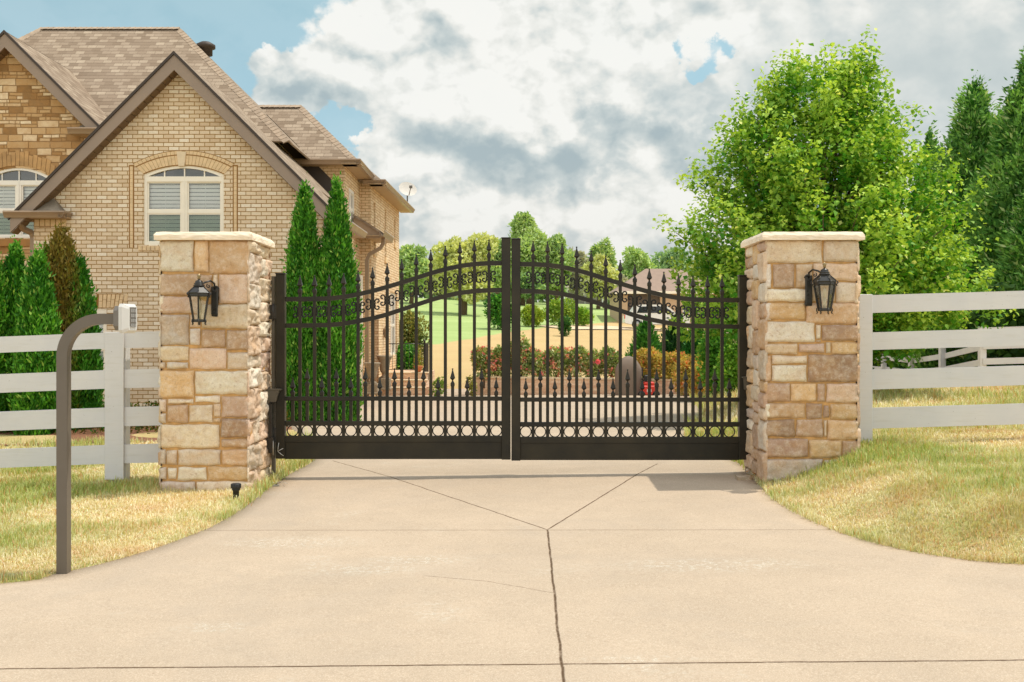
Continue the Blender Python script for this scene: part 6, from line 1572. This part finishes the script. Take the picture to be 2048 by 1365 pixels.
x = X_(1392, 32); evergreen('cone_shrub', 'slender dark green evergreen between the coppery shrubs', x, 32, Z_(652, 32)-gz_(x, 32), .42, 4500, 53, (c3(26, 92, 28), c3(58, 140, 44), c3(90, 160, 60)), PR_CONE, 'evergreen', None, .15, .06, .7)
bush('laurel_shrub', 'glossy green shrub under the maple beside the gate hinge', 1432, 25, 655, 82, 4200, 61, (c3(50, 110, 34), c3(110, 170, 58), c3(160, 205, 90)), .11)
bush('laurel_shrub', 'light green feathery shrub against the right hinge post', 1468, 23, 690, 60, 3200, 62, (c3(92, 150, 50), c3(150, 200, 80), c3(190, 220, 110)), .10)
bush('porch_shrub', 'tall variegated shrub behind the porch railing', 822, 37.0, 628, 66, 4200, 63, (c3(86, 104, 44), c3(160, 164, 88), c3(206, 196, 130)), .11)
bush('porch_shrub', 'leafy green plants at the foot of the porch railing', 815, 35.6, 688, 60, 2600, 64, (c3(40, 110, 30), c3(96, 168, 60), c3(150, 200, 100)), .12)
bush('porch_shrub', 'spindly yellow leaved plant next to the railing end post', 838, 34.5, 690, 24, 500, 65, (c3(120, 120, 50), c3(180, 170, 80), c3(206, 190, 120)), .07)
bush('garden_plant', 'small weedy plant on the lawn edge right of the steps', 878, 30.6, 758, 34, 420, 66, (c3(90, 130, 50), c3(150, 180, 80), c3(200, 200, 120)), .08)
bush('garden_plant', 'small weedy plant at the left end of the planter wall', 944, 30.4, 752, 20, 260, 67, (c3(110, 120, 50), c3(170, 170, 80), c3(200, 200, 120)), .08)

# --- distant trees (each its own crown and trunk)
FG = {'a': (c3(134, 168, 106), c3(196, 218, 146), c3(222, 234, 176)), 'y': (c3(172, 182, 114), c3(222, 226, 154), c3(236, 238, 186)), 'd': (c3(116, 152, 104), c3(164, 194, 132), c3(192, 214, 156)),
      'b': (c3(120, 156, 116), c3(164, 192, 142), c3(188, 208, 160)), 'g': (c3(160, 164, 144), c3(196, 196, 176), c3(216, 212, 196))}  # paler, greyer greens: distance haze put into the leaf colours
def far_tree(label, px, y, pyt, wpx, pal, seed, n=2600, pyb=None, lf=None, shape='round'):
    x = X_(px, y); g = gz_(x, y); H = Z_(pyt, y)-g; R = wpx*1.32/2*y/F; n = int(n*1.6); r = random.Random(seed); lobes = []
    for _ in range(19):
        u = r.uniform(.28, .93); wd = {'round': math.sin(PI*min(1, max(.12, u*.92)))**.6, 'tall': (1.05-u*.5)*.85, 'wide': 1.0-u*.3}[shape]
        a = r.uniform(0, 2*PI); k = r.uniform(.2, .72)*wd
        lobes.append((R*k*math.cos(a), R*k*math.sin(a)*.8, H*u*.93, R*r.uniform(.20, .36), R*r.uniform(.20, .34), H*r.uniform(.08, .15)))
    lobes.append((r.uniform(-.15, .15)*R, 0, H*.55, R*.60, R*.5, H*.30))
    return lobed_tree('tree', label, x, y, H, lobes, n, seed, FG[pal], lf or max(.16, y*.0034), (lf or max(.16, y*.0034))*.7, (R*.085, H*.32), 'tree', 'distant trees beyond the lawns')
far_tree('leafy tree standing right behind the rear corner of the brick house', 822, 96, 488, 74, 'a', 201, 3400)
far_tree('smaller yellowish tree between the house corner tree and the round one', 862, 112, 520, 44, 'y', 202, 1600)
far_tree('broad round yellow green tree on the green field left of the gate centre', 925, 86, 466, 128, 'y', 203, 8000)
far_tree('mid green tree leaning over the left side of the gate centre posts', 992, 100, 478, 66, 'a', 204, 3400)
far_tree('tallest distant tree, its rounded top above the gate centre posts', 1058, 112, 428, 100, 'a', 205, 7500, shape='round')
far_tree('tree just right of the tallest distant tree', 1112, 113, 466, 64, 'a', 206, 3800)
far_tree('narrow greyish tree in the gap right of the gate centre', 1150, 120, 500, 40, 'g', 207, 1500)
far_tree('tree with a dark round top and yellow lower crown right of centre', 1208, 108, 474, 56, 'a', 208, 3400, shape='tall')
far_tree('yellowish low tree below the dark round topped one', 1196, 104, 505, 66, 'y', 209, 2600)
far_tree('wide distant tree above the ridge of the far house, left half', 1268, 150, 497, 84, 'a', 210, 3000, shape='wide')
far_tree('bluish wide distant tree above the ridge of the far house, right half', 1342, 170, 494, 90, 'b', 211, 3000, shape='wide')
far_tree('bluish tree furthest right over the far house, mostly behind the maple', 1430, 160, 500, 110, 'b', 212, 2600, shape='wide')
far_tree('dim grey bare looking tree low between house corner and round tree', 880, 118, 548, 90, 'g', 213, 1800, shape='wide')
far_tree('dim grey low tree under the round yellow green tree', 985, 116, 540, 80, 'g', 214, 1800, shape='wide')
far_tree('low green tree at the left edge of the green field', 790, 118, 500, 60, 'd', 215, 2000)
far_tree('dark shaded tree under the tallest distant tree', 1045, 104, 545, 80, 'd', 216, 2400, shape='wide')
far_tree('low dark tree beside the pale outbuilding', 1100, 118, 560, 70, 'd', 217, 1500, shape='wide')
far_tree('grey green tree between the outbuilding and the far house', 1235, 116, 545, 60, 'g', 218, 1800, shape='wide')
for i, (px, y, pt, w, pal) in enumerate([(1560, 120, 500, 130, 'd'), (1720, 130, 505, 150, 'a'), (-300, 120, 470, 200, 'a'), (2300, 120, 480, 200, 'd')]):
    far_tree(['distant tree hidden behind the right pillar', 'distant tree hidden behind the maple trunk', 'distant tree beyond the left of the house', 'distant tree beyond the right evergreens'][i], px, y, pt, w, pal, 230+i, 1500, shape='wide')
bush('field_shrub', 'big dark green shrub on the field beside the left centre post', 1000, 70, 590, 58, 3800, 301, (c3(36, 96, 36), c3(90, 150, 54), c3(140, 186, 80)), .2, None)
bush('field_shrub', 'yellow green bush just right of the gate centre posts', 1062, 74, 612, 52, 2200, 302, (c3(110, 140, 40), c3(170, 190, 70), c3(200, 210, 100)), .2, None)
bush('field_shrub', 'loose yellow green bush beside the lane', 1118, 76, 598, 58, 2400, 303, (c3(96, 136, 44), c3(158, 186, 76), c3(190, 206, 104)), .2, None)
bush('field_shrub', 'bright low bush at the left edge of the lane', 1162, 77, 615, 44, 1800, 304, (c3(100, 150, 44), c3(160, 196, 74), c3(190, 210, 100)), .2, None)
bush('field_shrub', 'small round dark evergreen standing alone on the tan lawn', 1129, 66, 636, 24, 1500, 305, (c3(40, 90, 40), c3(80, 128, 60), c3(120, 160, 80)), .14, None)

# far wooded skyline: reads as one mass
def far_wood():
    r = np.random.RandomState(9); n = 26000
    x = r.uniform(-260, 300, n); base = 10.0; h = 9+3.2*np.sin(x*.045+1)+2.6*np.sin(x*.13)+1.6*np.sin(x*.31+2)
    y = 300+r.uniform(-12, 12, n); t = r.rand(n)**.7; z = 7.0+t*h*(1+.05*r.normal(size=n)); y = y-4*np.sin(t*PI)*2
    C = np.stack([x, y, z], 1); D = np.tile(np.array([0, -1., .5]), (n, 1))+r.normal(size=(n, 3))*.6
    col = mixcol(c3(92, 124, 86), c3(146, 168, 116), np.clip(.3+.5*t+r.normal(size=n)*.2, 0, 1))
    o = leaf_obj('far_woodland', C, r.normal(size=(n, 3)), D, np.full(n, 1.9), np.full(n, 1.6), col, M_FARLEAF, None); tag(o, kind='stuff')
far_wood()
# shaded undergrowth behind the back fence
def undergrowth():
    r = np.random.RandomState(19); n = 20000; fp = np.array([(X_(p, y), y) for p, y in ((1560, 38.5), (1665, 37.5), (1768, 34.0), (1823, 31.0), (1885, 28.0), (1965, 24.3), (2085, 24.0), (2215, 23.8), (2380, 23.8))])
    t = r.uniform(0, len(fp)-1.001, n); i = t.astype(int); f = (t-i)[:, None]; q = fp[i]*(1-f)+fp[i+1]*f; o = .45+2.2*r.rand(n); x = q[:, 0]+o*.92; y = q[:, 1]+o*.55
    z = zground(x, y)+r.rand(n)**.8*(1.9+.5*np.sin(x*1.3)); C = np.stack([x, y, z], 1)
    col = mixcol(c3(30, 62, 22), c3(74, 112, 44), r.rand(n))
    tag(leaf_obj('undergrowth', C, r.normal(size=(n, 3)), r.normal(size=(n, 3)), np.full(n, .24), np.full(n, .15), col, M_FARLEAF, None), kind='stuff')
undergrowth()
def low_hedge():     # dry ground cover at the foot of the left thujas and along the house
    r = np.random.RandomState(29); n = 9000; x = r.uniform(-10.5, -3.6, n); y = 16.1+r.uniform(0, 1.6, n)+(r.rand(n) < .35)*2.8; z = zground(x, y)+r.rand(n)*np.where(y > 18, .28, .30)
    col = mixcol(c3(58, 52, 20), c3(120, 112, 44), r.rand(n)); g_ = r.rand(n) < .35; col[g_] = c3(50, 96, 30)
    tag(leaf_obj('ground_cover', np.stack([x, y, z], 1), r.normal(size=(n, 3))+np.array([0, 0, .5]), r.normal(size=(n, 3)), np.full(n, .08), np.full(n, .035), col, M_FARLEAF, None), kind='stuff')
low_hedge()

# --- mown grass: individual blades near the camera
def grass(name, x0, x1, y0, y1, n, seed, hmax=.060):
    r = np.random.RandomState(seed); m_ = int(n*2.6)
    v = r.rand(m_); Y = 1/(1/y0+(1/y1-1/y0)*v); X = r.uniform(-1, 1, m_)
    hw = Y*.5+2.4; X = X*hw; d = edge_dist(X, Y)
    keep = (X > x0) & (X < x1) & (d > -.012-.03*r.rand(m_)**4)
    inpil = ((X > LX0+.02) & (X < LX1-.02) & (Y > PZ1+.02) & (Y < PZ2-.02)) | ((X > RX0+.02) & (X < RX1-.02) & (Y > PZ1+.02) & (Y < PZ2-.02))
    walk = (X < -3.0) & (np.abs(Y-np.interp(-X, [3.25, 5, 7.5, 12], [14.35, 14.1, 13.6, 12.9])) < .42)
    keep &= ~inpil & ~walk & ~((X < -3) & (Y > 15.0)); X, Y, d = X[keep][:n], Y[keep][:n], d[keep][:n]; k = len(X); Z = zground(X, Y, d)
    P2 = np.stack([X, Y, 0*X], 1); patch = lumps(P2, 1.5, 3, 6)+.55*lumps(P2, 6.0, 4, 5)
    green = np.clip(.30+.75*patch+.45*np.exp(-d/.13)+r.normal(size=k)*.17, 0, 1); rust = np.clip(lumps(P2, 3.2, 14, 5)*1.3-.15+r.normal(size=k)*.25, 0, 1)
    # pillar's shade put into the colour: greener blades where its shadow falls
    sh = np.exp(-(((X+3.75)/.7)**2+((Y-10.1)/.45)**2)); green = np.clip(green+.9*sh, 0, 1)
    H = hmax*(.45+.75*r.rand(k))*(.65+.75*green)*(1+.35*lumps(P2, 9.0, 24, 4))*(1+.6*np.exp(-np.maximum(d, 0)/.05)*(r.rand(k) > .6)); H *= np.clip(Y/9.5, .85, 1.6)
    Wd = .0045*(.7+.8*r.rand(k))*np.clip(Y/7.5, .9, 2.4); a = r.rand(k)*2*PI; bend = (.25+.9*r.rand(k))*np.where(green < .4, 1.5, .8)
    sx = np.stack([np.cos(a), np.sin(a), 0*a], 1); fw = np.stack([-np.sin(a), np.cos(a), 0*a], 1)
    B = np.stack([X, Y, Z-.004], 1); M1 = B+fw*(H*.25*bend)[:, None]+np.array([0, 0, 1.])*(H*.6)[:, None]; T1 = B+fw*(H*.85*bend)[:, None]+np.array([0, 0, 1.])*(H*np.clip(1.1-.35*bend, .35, 1))[:, None]
    w = sx*Wd[:, None]*.5; V = np.stack([B-w, B+w, M1+w*.8, M1-w*.8, T1], 1).reshape(-1, 3); i = np.arange(k)*5
    loops = np.stack([i, i+1, i+2, i+3, i+3, i+2, i+4], 1).reshape(-1); tot = np.tile([4, 3], k); st_ = np.concatenate([[0], np.cumsum(tot)[:-1]])
    straw = mixcol(c3(212, 194, 146), c3(250, 244, 216), r.rand(k)); straw = straw*(1-.65*rust[:, None])+c3(206, 164, 118)[None, :]*.65*rust[:, None]; gr = mixcol(c3(134, 154, 76), c3(200, 208, 132), r.rand(k)); tan_ = r.rand(k) < .1
    col = straw*(1-green[:, None])+gr*green[:, None]; col[tan_] = c3(206, 164, 118)
    o = npmesh(name, V, loops, st_, tot, M_BLADE, None, np.repeat(col, 5, 0)); tag(o, kind='stuff'); return o
grass('lawn_grass', -14, -1.8, 6.3, 15.0, 150000, 1)
grass('lawn_grass', 1.9, 14, 6.3, 15.5, 185000, 2)
grass('lawn_grass', 2.2, 14, 15.5, 30.0, 40000, 3, .09)
